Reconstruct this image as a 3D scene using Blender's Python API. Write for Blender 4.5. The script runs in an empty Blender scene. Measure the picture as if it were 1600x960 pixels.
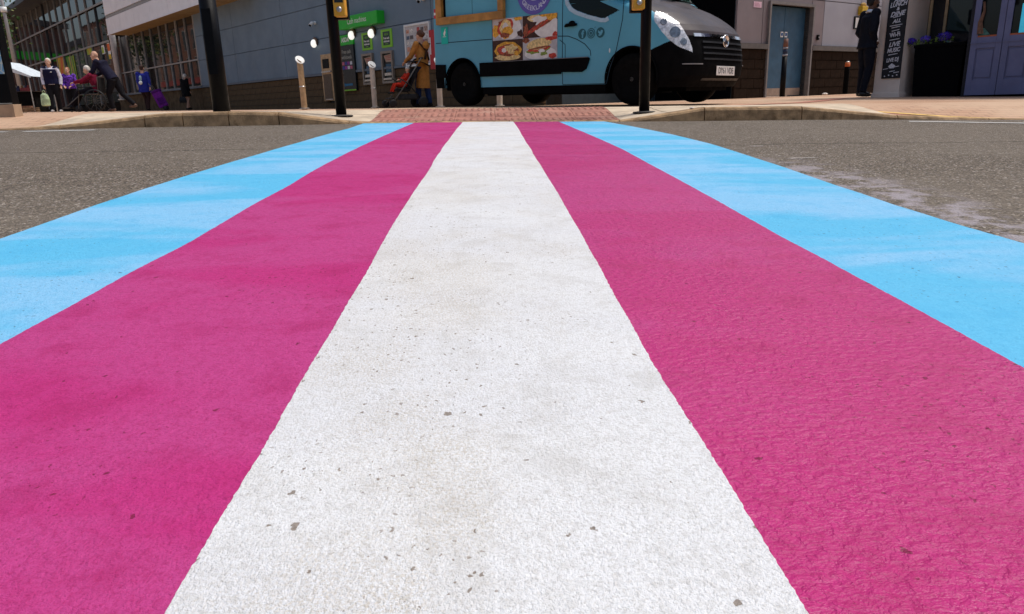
import bpy, bmesh, math, random
import numpy as np
from mathutils import Vector, Matrix, Euler
random.seed(7); rng = np.random.default_rng(7)
R = math.radians
sc = bpy.context.scene
COL = sc.collection

# ------------------------------------------------------------------ camera
FPX, CX, CY, ZC = 1123.0, 800.0, 480.0, 0.36      # focal length in px of a 1600 px wide frame, eye height
def unit(v):
    v = np.array(v, float); return v/np.linalg.norm(v)
_down = unit([918-CX, 4435-CY, FPX])
_hx = 762.0
_hy = CY-((_hx-CX)*_down[0]+FPX*_down[2])/_down[1]
_fw = unit([_hx-CX, _hy-CY, FPX])
_rt = np.cross(_down, _fw)
RM = np.array([_rt, _fw, -_down])                  # rows: world axes in camera axes
CAMP = np.array([0, 0, ZC])
cam_d = bpy.data.cameras.new('camera'); cam = bpy.data.objects.new('camera', cam_d); COL.objects.link(cam)
cam_d.sensor_width = 36; cam_d.lens = FPX/1600*36; cam_d.clip_start = .02; cam_d.clip_end = 5000
_r, _u, _b = RM@[1, 0, 0], RM@[0, -1, 0], -(RM@[0, 0, 1])
cam.matrix_world = Matrix([[_r[0], _u[0], _b[0], 0], [_r[1], _u[1], _b[1], 0], [_r[2], _u[2], _b[2], ZC], [0, 0, 0, 1]])
sc.camera = cam

sc.render.engine = 'CYCLES'; sc.cycles.max_bounces = 5; sc.cycles.use_denoising = True; sc.cycles.sample_clamp_indirect = 4; sc.cycles.diffuse_bounces = 3; sc.cycles.glossy_bounces = 3; sc.cycles.transmission_bounces = 3

# ------------------------------------------------------------------ light
SUN_EL, SUN_AZ = 66.0, 75.0                       # degrees; azimuth clockwise from +y
world = bpy.data.worlds.new('World'); sc.world = world; world.use_nodes = True
wn = world.node_tree; wn.nodes.clear()
wo = wn.nodes.new('ShaderNodeOutputWorld'); wb = wn.nodes.new('ShaderNodeBackground'); ws = wn.nodes.new('ShaderNodeTexSky')
ws.sky_type = 'NISHITA'; ws.sun_disc = False; ws.sun_elevation = R(SUN_EL); ws.sun_rotation = R(SUN_AZ)
ws.air_density = 1.0; ws.dust_density = 4.0; ws.ozone_density = 1.0
wb.inputs[1].default_value = 0.105
wn.links.new(ws.outputs[0], wb.inputs[0]); wn.links.new(wb.outputs[0], wo.inputs[0])
sun_d = bpy.data.lights.new('sun', 'SUN'); sun = bpy.data.objects.new('sun', sun_d); COL.objects.link(sun)
sun_d.energy = 2.0; sun_d.angle = R(15); sun_d.color = (1, .96, .9)
_sd = Vector((math.sin(R(SUN_AZ))*math.cos(R(SUN_EL)), math.cos(R(SUN_AZ))*math.cos(R(SUN_EL)), math.sin(R(SUN_EL))))
sun.rotation_euler = (-_sd).to_track_quat('-Z', 'Y').to_euler()
vs = sc.view_settings; vs.view_transform = 'Standard'; vs.look = 'None'; vs.exposure = 0.27; vs.gamma = 1; vs.use_curve_mapping = False

# ------------------------------------------------------------------ helpers
def ray(px, py):
    return RM@np.array([px-CX, py-CY, FPX])
def at(px, py, Y):
    d = ray(px, py); return CAMP+d*(Y/d[1])
def proj(P):
    c = RM.T@(np.array(P, float)-CAMP); return CX+FPX*c[0]/c[2], CY+FPX*c[1]/c[2]
def tag(o, label=None, cat=None, group=None, kind=None):
    if label: o['label'] = label
    if cat: o['category'] = cat
    if group: o['group'] = group
    if kind: o['kind'] = kind
    return o
def empty(name, loc=(0, 0, 0), rz=0, label=None, cat=None, group=None, kind=None, parent=None):
    o = bpy.data.objects.new(name, None); COL.objects.link(o)
    o.location = loc; o.rotation_euler = (0, 0, rz); o.empty_display_size = .1
    if parent: o.parent = parent
    return tag(o, label, cat, group, kind)
def copy_tree(o, parent=None):
    c = o.copy(); COL.objects.link(c); c.parent = parent
    for ch in o.children: copy_tree(ch, c)
    return c

class MB:
    def __init__(s): s.v = []; s.f = []
    def add(s, vs, fs):
        n = len(s.v); s.v += [tuple(map(float, v)) for v in vs]; s.f += [tuple(i+n for i in f) for f in fs]; return s
    def box(s, x0, x1, y0, y1, z0, z1):
        return s.add([(x, y, z) for z in (z0, z1) for y in (y0, y1) for x in (x0, x1)],
                     [(0, 2, 3, 1), (4, 5, 7, 6), (0, 1, 5, 4), (2, 6, 7, 3), (0, 4, 6, 2), (1, 3, 7, 5)])
    def obox(s, c, ax, h):
        """oriented box: centre, three axis vectors, half sizes"""
        c = np.array(c, float); A = [unit(a) for a in ax]
        vs = [c+A[0]*h[0]*i+A[1]*h[1]*j+A[2]*h[2]*k for k in (-1, 1) for j in (-1, 1) for i in (-1, 1)]
        return s.add(vs, [(0, 2, 3, 1), (4, 5, 7, 6), (0, 1, 5, 4), (2, 6, 7, 3), (0, 4, 6, 2), (1, 3, 7, 5)])
    def rings(s, rs, cap=True, closed=True):
        n = len(rs[0]); vs = [p for r in rs for p in r]; fs = []
        for i in range(len(rs)-1):
            for j in range(n if closed else n-1):
                k = (j+1) % n
                fs.append((i*n+j, i*n+k, (i+1)*n+k, (i+1)*n+j))
        if cap:
            fs.append(tuple(range(n))[::-1]); fs.append(tuple((len(rs)-1)*n+j for j in range(n)))
        return s.add(vs, fs)
    def tube(s, pts, rad, n=8, cap=True, flat=1.0, flatdir=(0, 0, 1)):
        pts = [np.array(p, float) for p in pts]
        if not hasattr(rad, '__len__'): rad = [rad]*len(pts)
        rs = []; up = None
        for i, p in enumerate(pts):
            t = unit(pts[min(i+1, len(pts)-1)]-pts[max(i-1, 0)])
            if up is None:
                a = np.array([0, 0, 1.]) if abs(t[2]) < .9 else np.array([0, 1., 0])
            else: a = up
            b = unit(np.cross(t, a)); up = np.cross(b, t)
            rs.append([p+rad[i]*(math.cos(2*math.pi*k/n)*b+math.sin(2*math.pi*k/n)*up*flat) for k in range(n)])
        return s.rings(rs, cap)
    def cyl(s, p0, p1, r0, r1=None, n=16):
        return s.tube([p0, p1], [r0, r0 if r1 is None else r1], n)
    def ell(s, c, r, n=12, m=8, rot=None):
        c = np.array(c, float); rs = []
        M = np.array(rot) if rot is not None else np.eye(3)
        for i in range(1, m):
            th = math.pi*i/m
            rs.append([c+M@np.array([r[0]*math.sin(th)*math.cos(2*math.pi*k/n), r[1]*math.sin(th)*math.sin(2*math.pi*k/n), -r[2]*math.cos(th)]) for k in range(n)])
        base = len(s.v); s.rings(rs, cap=False)
        b = len(s.v); s.v += [tuple(c+M@np.array([0, 0, -r[2]])), tuple(c+M@np.array([0, 0, r[2]]))]
        for k in range(n):
            s.f.append((b, base+(k+1) % n, base+k)); s.f.append((b+1, base+(m-2)*n+k, base+(m-2)*n+(k+1) % n))
        return s
    def plate(s, pts, th, n):
        """flat polygon extruded along vector n by th (centred on th/2)"""
        n = unit(n)*th; p0 = [np.array(p, float) for p in pts]; m = len(p0)
        vs = p0+[p+n for p in p0]
        fs = [tuple(range(m))[::-1], tuple(range(m, 2*m))]+[(i, (i+1) % m, (i+1) % m+m, i+m) for i in range(m)]
        return s.add(vs, fs)
    def lathe(s, prof, c=(0, 0, 0), axis='z', n=24, cap=True):
        rs = []
        for r, h in prof:
            ring = []
            for k in range(n):
                a = 2*math.pi*k/n; x, y = r*math.cos(a), r*math.sin(a)
                ring.append({'z': (c[0]+x, c[1]+y, c[2]+h), 'y': (c[0]+x, c[1]+h, c[2]+y), 'x': (c[0]+h, c[1]+x, c[2]+y)}[axis])
            rs.append(ring)
        return s.rings(rs, cap)
    def mesh(s, name):
        me = bpy.data.meshes.new(name); me.from_pydata(s.v, [], s.f); me.validate()
        bm = bmesh.new(); bm.from_mesh(me); bmesh.ops.recalc_face_normals(bm, faces=bm.faces); bm.to_mesh(me); bm.free()
        return me
    def build(s, name, mat, parent=None, smooth=False, bevel=0, remesh=0, sm=2, loc=None, label=None, sub=0):
        me = s.mesh(name); me.materials.append(mat)
        return link(name, me, parent, smooth, bevel, remesh, sm, loc, label, sub)
def link(name, me, parent=None, smooth=False, bevel=0, remesh=0, sm=2, loc=None, label=None, sub=0):
    o = bpy.data.objects.new(name, me); COL.objects.link(o)
    if parent: o.parent = parent
    if loc is not None: o.location = loc
    if label: o['label'] = label
    if smooth or remesh:
        for p in me.polygons: p.use_smooth = True
    if remesh:
        m = o.modifiers.new('remesh', 'REMESH'); m.mode = 'VOXEL'; m.voxel_size = remesh; m.use_smooth_shade = True
        m = o.modifiers.new('smooth', 'SMOOTH'); m.factor = .5; m.iterations = sm
    if sub:
        m = o.modifiers.new('sub', 'SUBSURF'); m.levels = sub; m.render_levels = sub
    if bevel:
        m = o.modifiers.new('bevel', 'BEVEL'); m.width = bevel; m.segments = 2; m.limit_method = 'ANGLE'
    return o
def text(s, size, parent, mat, loc, rot=(R(90), 0, 0), name='lettering', align='CENTER', ext=.0008, bold=0, sx=1, shear=0):
    cu = bpy.data.curves.new(name, 'FONT'); cu.body = s; cu.size = size; cu.align_x = align; cu.align_y = 'CENTER'
    cu.extrude = ext; cu.offset = bold; cu.shear = shear; cu.materials.append(mat); cu.resolution_u = 3
    tmp = bpy.data.objects.new(name, cu); me = bpy.data.meshes.new_from_object(tmp); bpy.data.objects.remove(tmp); bpy.data.curves.remove(cu)
    me.name = name
    if not me.materials: me.materials.append(mat)
    o = bpy.data.objects.new(name, me); COL.objects.link(o); o.parent = parent; o.location = loc; o.rotation_euler = rot; o.scale = (sx, 1, 1)
    return o

# ------------------------------------------------------------------ materials
class NT:
    def __init__(s, name):
        s.m = bpy.data.materials.new(name); s.m.use_nodes = True; s.t = s.m.node_tree; s.t.nodes.clear()
        s.out = s.n('OutputMaterial'); s.b = s.n('BsdfPrincipled'); s.l(s.b.outputs[0], s.out.inputs[0])
        s.tc = s.n('TexCoord')
    def n(s, t, **k):
        o = s.t.nodes.new('ShaderNode'+t)
        for a, v in k.items(): setattr(o, a, v)
        return o
    def l(s, a, b): s.t.links.new(a, b)
    def setv(s, sock, v):
        if hasattr(v, 'links') or isinstance(v, bpy.types.NodeSocket): s.l(v, sock)
        elif isinstance(v, (tuple, list)) and len(v) == 3 and sock.type == 'RGBA': sock.default_value = (*v, 1)
        else: sock.default_value = v
    def coord(s, scale=(1, 1, 1), src='Object', rot=(0, 0, 0)):
        mp = s.n('Mapping'); mp.inputs['Scale'].default_value = scale; mp.inputs['Rotation'].default_value = rot; s.l(s.tc.outputs[src], mp.inputs[0]); return mp.outputs[0]
    def noise(s, scale, co=None, detail=4, rough=.55, dist=0):
        o = s.n('TexNoise'); o.inputs['Scale'].default_value = scale; o.inputs['Detail'].default_value = detail; o.inputs['Roughness'].default_value = rough; o.inputs['Distortion'].default_value = dist
        s.l(co if co is not None else s.tc.outputs['Object'], o.inputs['Vector']); return o
    def voro(s, scale, co=None, feature='F1', rnd=1.0):
        o = s.n('TexVoronoi', feature=feature); o.inputs['Scale'].default_value = scale; o.inputs['Randomness'].default_value = rnd
        s.l(co if co is not None else s.tc.outputs['Object'], o.inputs['Vector']); return o
    def ramp(s, v, a, b, lo=0, hi=1, smooth=True):
        o = s.n('MapRange'); o.interpolation_type = 'SMOOTHSTEP' if smooth else 'LINEAR'
        s.setv(o.inputs[0], v); o.inputs[1].default_value = a; o.inputs[2].default_value = b; o.inputs[3].default_value = lo; o.inputs[4].default_value = hi
        return o.outputs[0]
    def math(s, op, a, b=0.0, c=0.0):
        o = s.n('Math', operation=op); s.setv(o.inputs[0], a); s.setv(o.inputs[1], b)
        s.setv(o.inputs[2], c); return o.outputs[0]
    def mix(s, f, a, b, mode='MIX'):
        o = s.n('Mix', data_type='RGBA', blend_type=mode); s.setv(o.inputs[0], f); s.setv(o.inputs[6], a); s.setv(o.inputs[7], b); return o.outputs[2]
    def bump(s, h, strength=.3, dist=.01, prev=None):
        o = s.n('Bump'); o.inputs['Strength'].default_value = strength; o.inputs['Distance'].default_value = dist; s.l(h, o.inputs['Height'])
        if prev is not None: s.l(prev, o.inputs['Normal'])
        return o.outputs[0]
    def fin(s, col=None, rough=None, normal=None, spec=None, metal=None):
        if col is not None: s.setv(s.b.inputs['Base Color'], col)
        if rough is not None: s.setv(s.b.inputs['Roughness'], rough)
        if normal is not None: s.l(normal, s.b.inputs['Normal'])
        if spec is not None: s.setv(s.b.inputs['Specular IOR Level'], spec)
        if metal is not None: s.setv(s.b.inputs['Metallic'], metal)
        return s.m
_mc = {}
def pm(name, col, rough=.6, var=.12, scale=9, bump=0.0, bscale=60, metal=0, spec=.4, fine=0, dirt=None, emit=0):
    """plain procedural material: base colour varied by noise, optional bump"""
    if name in _mc: return _mc[name]
    t = NT(name); n1 = t.noise(scale, detail=5)
    c0 = tuple(max(0, c*(1-var)) for c in col); c1 = tuple(min(1, c*(1+var)) for c in col)
    c = t.mix(t.ramp(n1.outputs['Fac'], .3, .7), c0, c1)
    if fine: c = t.mix(fine, c, t.noise(bscale*3, detail=2).outputs['Color'], 'OVERLAY')
    if dirt is not None:
        c = t.mix(t.ramp(t.noise(scale*.6, detail=6, rough=.7).outputs['Fac'], .52, .72), c, dirt)
    nm = t.bump(t.noise(bscale, detail=4).outputs['Fac'], bump, .01) if bump else None
    r = t.ramp(t.noise(scale*2.3).outputs['Fac'], .3, .7, max(0, rough-.08), min(1, rough+.08))
    if emit:
        t.b.inputs['Emission Color'].default_value = (*col, 1); t.b.inputs['Emission Strength'].default_value = emit
    _mc[name] = t.fin(c, r, nm, spec, metal); return _mc[name]

def asphalt():
    t = NT('asphalt'); co = t.tc.outputs['Object']
    def n2(scale, detail=2, rough=.55):
        o = t.noise(scale, co, detail, rough); o.noise_dimensions = '2D'; return o.outputs['Fac']
    v = t.voro(140, co); v.voronoi_dimensions = '2D'
    cell = t.n('SeparateColor'); t.l(v.outputs['Color'], cell.inputs[0])
    c = t.mix(cell.outputs[0], (.068, .055, .042), (.37, .305, .235))
    c = t.mix(t.ramp(v.outputs['Distance'], .36, .66, 0, .9), c, (.025, .021, .018))
    c = t.mix(t.ramp(cell.outputs[1], .93, .97, 0, .8), c, (.62, .56, .5))
    c = t.mix(t.ramp(n2(.9, 5, .65), .35, .7, 0, .4), c, (.235, .20, .16))
    c = t.mix(t.ramp(n2(14, 5, .7), .38, .68, 0, .4), c, (.11, .09, .075))
    # pale paint residue scuffed along the right edge of the crossing
    sp = t.n('SeparateXYZ'); t.l(co, sp.inputs[0])
    ed = t.math('MULTIPLY', t.ramp(sp.outputs[0], 1.13, 1.2), t.ramp(sp.outputs[0], 1.27, 1.5, 1, 0))
    ed = t.math('MULTIPLY', ed, t.ramp(sp.outputs[1], 3.6, 2.6))
    ed = t.math('MULTIPLY', ed, t.ramp(n2(7, 6, .7), .42, .6))
    c = t.mix(t.math('MULTIPLY', ed, .75), c, (.42, .38, .41))
    w = t.math('ABSOLUTE', t.math('SUBTRACT', t.math('ADD', sp.outputs[1], t.math('MULTIPLY', t.math('SUBTRACT', n2(3, 4), .5), .16)), 4.05))
    c = t.mix(t.math('MULTIPLY', t.ramp(w, .006, .02, 1, 0), .7), c, (.03, .025, .02))
    h = t.math('MULTIPLY', t.ramp(v.outputs['Distance'], 0, .7, 1, 0), .003)
    bn = t.n('Bump'); bn.inputs['Distance'].default_value = 1; t.l(h, bn.inputs['Height'])
    return t.fin(c, .9, bn.outputs[0], .2)

def paint(name, base, pale, deep, speck, rough, lump, lumpscale, patch, speckn=.8, grime=None, fineh=.0005, spec=.2, grain=.45):
    """road paint; heights in metres: lump = height of the brush lumps, fineh = height of the grain"""
    t = NT(name); co = t.tc.outputs['Object']
    def n2(scale, c=None, detail=2, rough=.55, dist=0):
        o = t.noise(scale, c if c is not None else co, detail, rough, dist); o.noise_dimensions = '2D'; return o.outputs['Fac']
    def v2(scale, c):
        o = t.voro(scale, c); o.voronoi_dimensions = '2D'; return o
    big = n2(1.7, t.coord((.55, 1.6, 1)), 4, .55, .3)
    c = t.mix(t.ramp(big, .42, .6, 0, patch), base, pale)  # pale paint patches; crosswise streaks of sheen are painted in here too
    med = n2(9, None, 5, .68)
    c = t.mix(t.ramp(med, .46, .75, 0, .45), c, deep)
    fine = n2(230, None, 3, .75)
    c = t.mix(t.ramp(fine, .46, .72, 0, grain), c, deep)
    c = t.mix(t.ramp(n2(75, None, 4, .75), .45, .72, 0, grain*.7), c, deep)
    if grime:
        k = t.math('MULTIPLY', t.ramp(n2(1.9, None, 5, .7), .4, .7), t.ramp(n2(260, None, 3, .75), .4, .66))
        c = t.mix(t.math('MULTIPLY', k, .55), c, grime)
    ds = t.noise(120, co, 2); ds.noise_dimensions = '2D'
    ad = t.n('VectorMath', operation='MULTIPLY_ADD'); t.l(ds.outputs['Color'], ad.inputs[0]); ad.inputs[1].default_value = (.010, .010, 0); t.l(co, ad.inputs[2])
    def chips(scale, prob, size, seed):
        mp = t.n('Mapping'); mp.inputs['Location'].default_value = (seed, seed*1.7, 0); mp.inputs['Scale'].default_value = (1, .75, 1); t.l(ad.outputs[0], mp.inputs[0])
        v = v2(scale, mp.outputs[0]); cc = t.n('SeparateColor'); t.l(v.outputs['Color'], cc.inputs[0])
        r = t.ramp(cc.outputs[0], prob, 1, size*.25, size, smooth=False)
        on = t.math('GREATER_THAN', cc.outputs[0], prob)
        return t.math('MULTIPLY', on, t.ramp(t.math('SUBTRACT', r, v.outputs['Distance']), 0, size*.3))
    s1 = chips(22, speckn, .07, 3.1); s2 = chips(90, speckn-.16, .2, 8.7); s3 = chips(8, speckn+.12, .035, 5.3)
    clus = t.ramp(n2(2.7, None, 4, .6), .42, .6)
    sp = t.math('MAXIMUM', t.math('MAXIMUM', s1, s3), t.math('MULTIPLY', s2, clus))
    c = t.mix(t.math('MULTIPLY', sp, .75), c, speck)
    und = n2(1.7, t.coord((.6, 1.5, 1)), 2)
    ls = n2(lumpscale, t.coord((.85, 1.15, 1)), 3, .6, .25)
    h = t.math('MULTIPLY', und, .018)
    h = t.math('MULTIPLY_ADD', ls, lump, h)
    h = t.math('MULTIPLY_ADD', n2(300, None, 2, .8), fineh, h)
    h = t.math('MULTIPLY_ADD', s1, -.0006, h)
    bn = t.n('Bump'); bn.inputs['Strength'].default_value = 1; bn.inputs['Distance'].default_value = 1; t.l(h, bn.inputs['Height'])
    rr = t.ramp(med, .3, .7, rough-.06, rough+.1)
    return t.fin(c, rr, bn.outputs[0], spec)

def paving(name, c1, c2, c3, bs=(.2, .1), bump=.25):
    t = NT(name); co = t.tc.outputs['Object']
    br = t.n('TexBrick'); t.l(co, br.inputs['Vector']); br.inputs['Scale'].default_value = 1
    br.inputs['Brick Width'].default_value = bs[0]; br.inputs['Row Height'].default_value = bs[1]; br.inputs['Mortar Size'].default_value = .006
    br.inputs['Color1'].default_value = (*c1, 1); br.inputs['Color2'].default_value = (*c2, 1); br.inputs['Mortar'].default_value = tuple(x*.45 for x in c1)+(1,)
    big = t.noise(.55, co, detail=5, rough=.6)
    c = t.mix(t.ramp(big.outputs['Fac'], .4, .62, 0, .8), br.outputs['Color'], c3)
    st = t.noise(3.1, co, detail=6, rough=.75)
    c = t.mix(t.ramp(st.outputs['Fac'], .55, .75, 0, .5), c, tuple(x*.55 for x in c1))
    nm = t.bump(t.noise(90, co).outputs['Fac'], bump, .01)
    return t.fin(c, .85, nm, .25)

def dark_glass(name='dark_glass', col=(.012, .014, .017), rough=.02, spec=.5):
    t = NT(name)
    n = t.noise(1.3, detail=2); nm = t.bump(n.outputs['Fac'], .06, .02)
    return t.fin(col, rough, nm, spec)

M_ASPH = asphalt()
M_WHITE = paint('white_thermoplastic', (.765, .775, .785), (.715, .725, .75), (.50, .485, .46), (.15, .095, .045), .66, .0012, 60, .6, speckn=.71, grime=(.48, .40, .28), fineh=.0022, grain=.6)
M_PINKL = paint('pink_paint_smooth', (.485, .027, .185), (.50, .072, .26), (.33, .008, .095), (.13, .005, .02), .55, .0024, 70, .5, speckn=.72, fineh=.0014, grain=.5)
M_PINKR = paint('pink_paint_lumpy', (.49, .023, .175), (.51, .05, .23), (.34, .008, .095), (.13, .005, .02), .40, .0046, 80, .65, speckn=.76, fineh=.0010, grain=.45, spec=.35)
M_BLUE = paint('blue_paint', (.11, .48, .74), (.25, .53, .78), (.07, .39, .66), (.06, .12, .2), .58, .0022, 70, 1.0, speckn=.9, fineh=.0013, grain=.5)
M_LINE = pm('worn_white_line', (.72, .71, .68), .7, .15, 12, .4, 120, dirt=(.4, .36, .32))
M_YLINE = pm('yellow_line_paint', (.75, .5, .12), .7, .2, 8, .3, 120)
M_PAVE = paving('block_paving', (.46, .27, .17), (.52, .32, .21), (.58, .41, .28))
M_FLAG = pm('concrete_flag', (.58, .47, .34), .85, .16, 5, .35, 90, dirt=(.33, .26, .19))
M_KERB = pm('kerb_concrete', (.38, .245, .13), .9, .35, 9, .6, 70, dirt=(.14, .08, .036))
M_TACT = pm('tactile_red', (.37, .165, .12), .85, .2, 5, .3, 90, dirt=(.46, .27, .2))
M_REDBAND = pm('red_paving_band', (.48, .2, .14), .85, .2, 6, .3, 80)
M_EARTH = pm('far_ground', (.2, .18, .15), .9, .2, .05)
M_BLACK = pm('black_gloss_paint', (.003, .003, .004), .45, .3, 6, spec=.12)
M_YEL = pm('yellow_plastic', (.75, .36, .03), .45, .08, 12)
M_CLAD = pm('grey_blue_cladding', (.15, .215, .275), .5, .08, 1.2, .05, 20, spec=.3)
M_CLADT = pm('cladding_trim', (.12, .155, .19), .5, .05, 3)
M_JOINT = pm('dark_joint', (.03, .045, .055), .8, .1, 4)
M_STONE = pm('brown_stone_block', (.12, .08, .045), .9, .3, 3.5, .6, 45, dirt=(.045, .03, .018), spec=.08)
M_STONE2 = pm('dark_stone_block', (.024, .015, .010), .9, .35, 3.5, .6, 45, dirt=(.008, .005, .004), spec=.05)
M_MORTAR = pm('mortar', (.03, .022, .015), .95, .2, 8, spec=.05)
M_FASCIA = pm('white_fascia_panel', (.85, .85, .87), .45, .04, 2)
M_SOFFIT = pm('tan_soffit', (.40, .25, .10), .7, .12, 3)
M_MULL = pm('pale_aluminium', (.34, .33, .32), .45, .1, 6, metal=.2)
M_MULLD = pm('dark_frame', (.05, .055, .06), .5, .1, 5)
M_GLASS = dark_glass()
M_INT = pm('dark_interior', (.012, .011, .010), .9, .3, 1, spec=.05)
M_GREEN = pm('green_sign', (.02, .47, .03), .4, .06, 3)
M_LIME = pm('lime_sign', (.22, .56, .03), .45, .06, 4)
M_DKGREEN = pm('dark_green_print', (.012, .04, .03), .4, .1, 5)
M_SIGNBLK = pm('black_print', (.008, .012, .014), .35, .1, 5)
M_WHT = pm('white_print', (.82, .83, .8), .5, .05, 6)
M_STEEL = pm('steel', (.55, .53, .5), .35, .12, 14, metal=.85)
M_STEELT = pm('tan_steel', (.50, .34, .19), .4, .2, 10, metal=.4)
M_ATM = pm('atm_surround', (.27, .23, .19), .45, .1, 8, metal=.3)
M_SKIN = pm('light_skin', (.62, .36, .25), .6, .1, 20)
M_SKIND = pm('dark_skin', (.12, .055, .03), .55, .1, 20)
M_LAMPW = None
M_LAMPW = pm('lit_lamp_glass', (1.0, .97, .9), .3, .02, 5, emit=.7)

# ------------------------------------------------------------------ terrain heights
CF = [0.02424094, 0.05022842, 0.0240345, -0.003058995, 0.42009715, 0.64590032, -0.19610403]
TX = [-12, -4.5, -3, -1.3, 0, 1.2, 2, 3, 4, 5.2, 12]; TZ = [.33, .255, .24, .215, .188, .158, .14, .12, .09, .05, -.05]
def zroad(x, y):
    u = math.log(min(max(y, .33), 7.2)); l = float(np.interp(x, TX, TZ))-.188
    return CF[0]+CF[1]*u+CF[2]*u*u+CF[3]*u**3+l*(CF[4]+CF[5]*u+CF[6]*u*u)
KX = [-12, -5, -4.5, -3.93, -3.4, -3.04, -2.4, -1.94, -1.34, -1.07, 0, 1.07, 1.25, 1.5, 2.04, 2.97, 3.9, 5.2, 12]
KZ = [.36, .27, .262, .285, .325, .36, .36, .338, .243, .222, .2, .172, .17, .2, .268, .25, .145, .062, -.03]
def kerbtop(x): return max(float(np.interp(x, KX, KZ)), zroad(x, 6.95)+.012)
def sstep(t):
    t = min(max(t, 0), 1); return t*t*(3-2*t)
def zflat(x, y):
    k = .018-.0045*sstep((y-10)/15)
    z = .305-k*max(x, -70)
    z += .0025*max(x, 0)*min(max(y-7, 0), 8)
    z += .03*math.exp(-((x+.4)**2+(y-12.3)**2)/4)
    return z
YK = 6.95
def zpave(x, y):
    w = sstep((y-7.06)/1.15)
    return kerbtop(x)*(1-w)+zflat(x, y)*w

def grid(name, xs, ys, fz, mat, **k):
    nx, ny = len(xs), len(ys)
    v = [(x, y, fz(x, y)) for y in ys for x in xs]
    f = [(j*nx+i, j*nx+i+1, (j+1)*nx+i+1, (j+1)*nx+i) for j in range(ny-1) for i in range(nx-1)]
    me = bpy.data.meshes.new(name); me.from_pydata(v, [], f); me.materials.append(mat)
    return link(name, me, smooth=True)

# ground to the horizon
g = grid('ground', [-3000, -200, 0, 200, 3000], [-3000, -200, 0, 200, 3000], lambda x, y: -1.2, M_EARTH); tag(g, 'distant level ground beyond the street', kind='structure')
xs = [-60, -30, -12, -8]+list(np.linspace(-6, -1.5, 24))+list(np.linspace(-1.4, 1.4, 36))+list(np.linspace(1.5, 6, 24))+[8, 12, 30, 60]
ys = [-12, -6, -3, -1, 0]+list(np.linspace(.2, 2, 32))+list(np.linspace(2.2, 6.98, 42))
road = grid('road', xs, ys, zroad, M_ASPH); tag(road, 'weathered brown grey asphalt road on both sides of the crossing', kind='structure')
xs = [-120, -90, -70, -50, -40, -30, -24, -18, -14, -10, -8, -6.5]+list(np.linspace(-5.5, 5.5, 72))+[6.5, 8, 10, 13, 17, 22, 30, 45, 70]
ys = list(np.linspace(6.985, 8.4, 18))+[8.8, 9.5, 10.3, 11.2, 12.2, 13.2, 14.5, 16, 18, 20, 23, 27, 32, 38, 46, 56, 70, 90, 120, 160, 220]
def _pz(x, y):
    if y < 7.07: return min(kerbtop(x), zroad(x, 6.95)+.03)-.03
    return zpave(x, y)-.02
pave = grid('pavement', xs, ys, _pz, M_PAVE); tag(pave, 'reddish tan block paved pavement behind the far kerb', kind='structure')

# kerb stones
def kerb(x0, x1):
    m = MB(); n = 5; rs = []
    for i in range(n):
        x = x0+.005+(x1-x0-.01)*i/(n-1); zt = kerbtop(x); zb = zroad(x, 6.95)-.06
        j = .0025*math.sin(x*37)
        rs.append([(x, 6.953, zb), (x, 6.955+j, zt-.028), (x, 6.965+j, zt-.01), (x, 6.985, zt), (x, 7.09, zt+.002), (x, 7.09, zb)])
    m.rings(rs); return m.build('kerb_stone', M_KERB, pave)
kj = [-7.4, -6.5, -5.6, -4.7, -3.95, -3.17, -2.82, -2.40, -1.94, -1.3, -.68, .2, .8, 1.24, 2.04, 2.97, 3.9, 4.8, 5.7, 6.6]
for a, b in zip(kj[:-1], kj[1:]): kerb(a, b)

# flags beside the tactile paving
def flag(x0, x1, y0, y1, mat=M_FLAG, name='paving_slab', up=.002, label=None):
    g_ = .004 if name == 'paving_slab' else .002; m = MB(); q = [(x0+g_, y0+g_), (x1-g_, y0+g_), (x1-g_, y1-g_), (x0+g_, y1-g_)]
    dz = random.uniform(-.001, .002)+up
    n = 3; top = [[(x0+g_+(x1-x0-2*g_)*i/n, y0+g_+(y1-y0-2*g_)*j/n) for i in range(n+1)] for j in range(n+1)]
    vs = [(x, y, zpave(x, y)+dz) for r in top for x, y in r]; N = n+1
    fs = [(j*N+i, j*N+i+1, (j+1)*N+i+1, (j+1)*N+i) for j in range(n) for i in range(n)]
    ed = [i for i in range(N)]+[j*N+n for j in range(1, N)]+[n*N+i for i in range(n-1, -1, -1)]+[j*N for j in range(n-1, 0, -1)]
    b = len(vs); vs += [(vs[i][0], vs[i][1], vs[i][2]-.04) for i in ed]
    fs += [(ed[k], b+k, b+(k+1) % len(ed), ed[(k+1) % len(ed)]) for k in range(len(ed))]
    m.add(vs, fs); return m.build(name, mat, pave, label=label)
for x0 in [-4.28, -3.83, -3.38, -2.93, -2.48, -2.03, -1.58]:
    for y0 in (7.095, 7.66): flag(x0, x0+.45, y0, y0+.565)
for x0 in [1.27, 1.72, 2.17, 2.62, 3.07, 3.52]:
    for y0 in (7.095, 7.66): flag(x0, x0+.45, y0, y0+.565)
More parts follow.
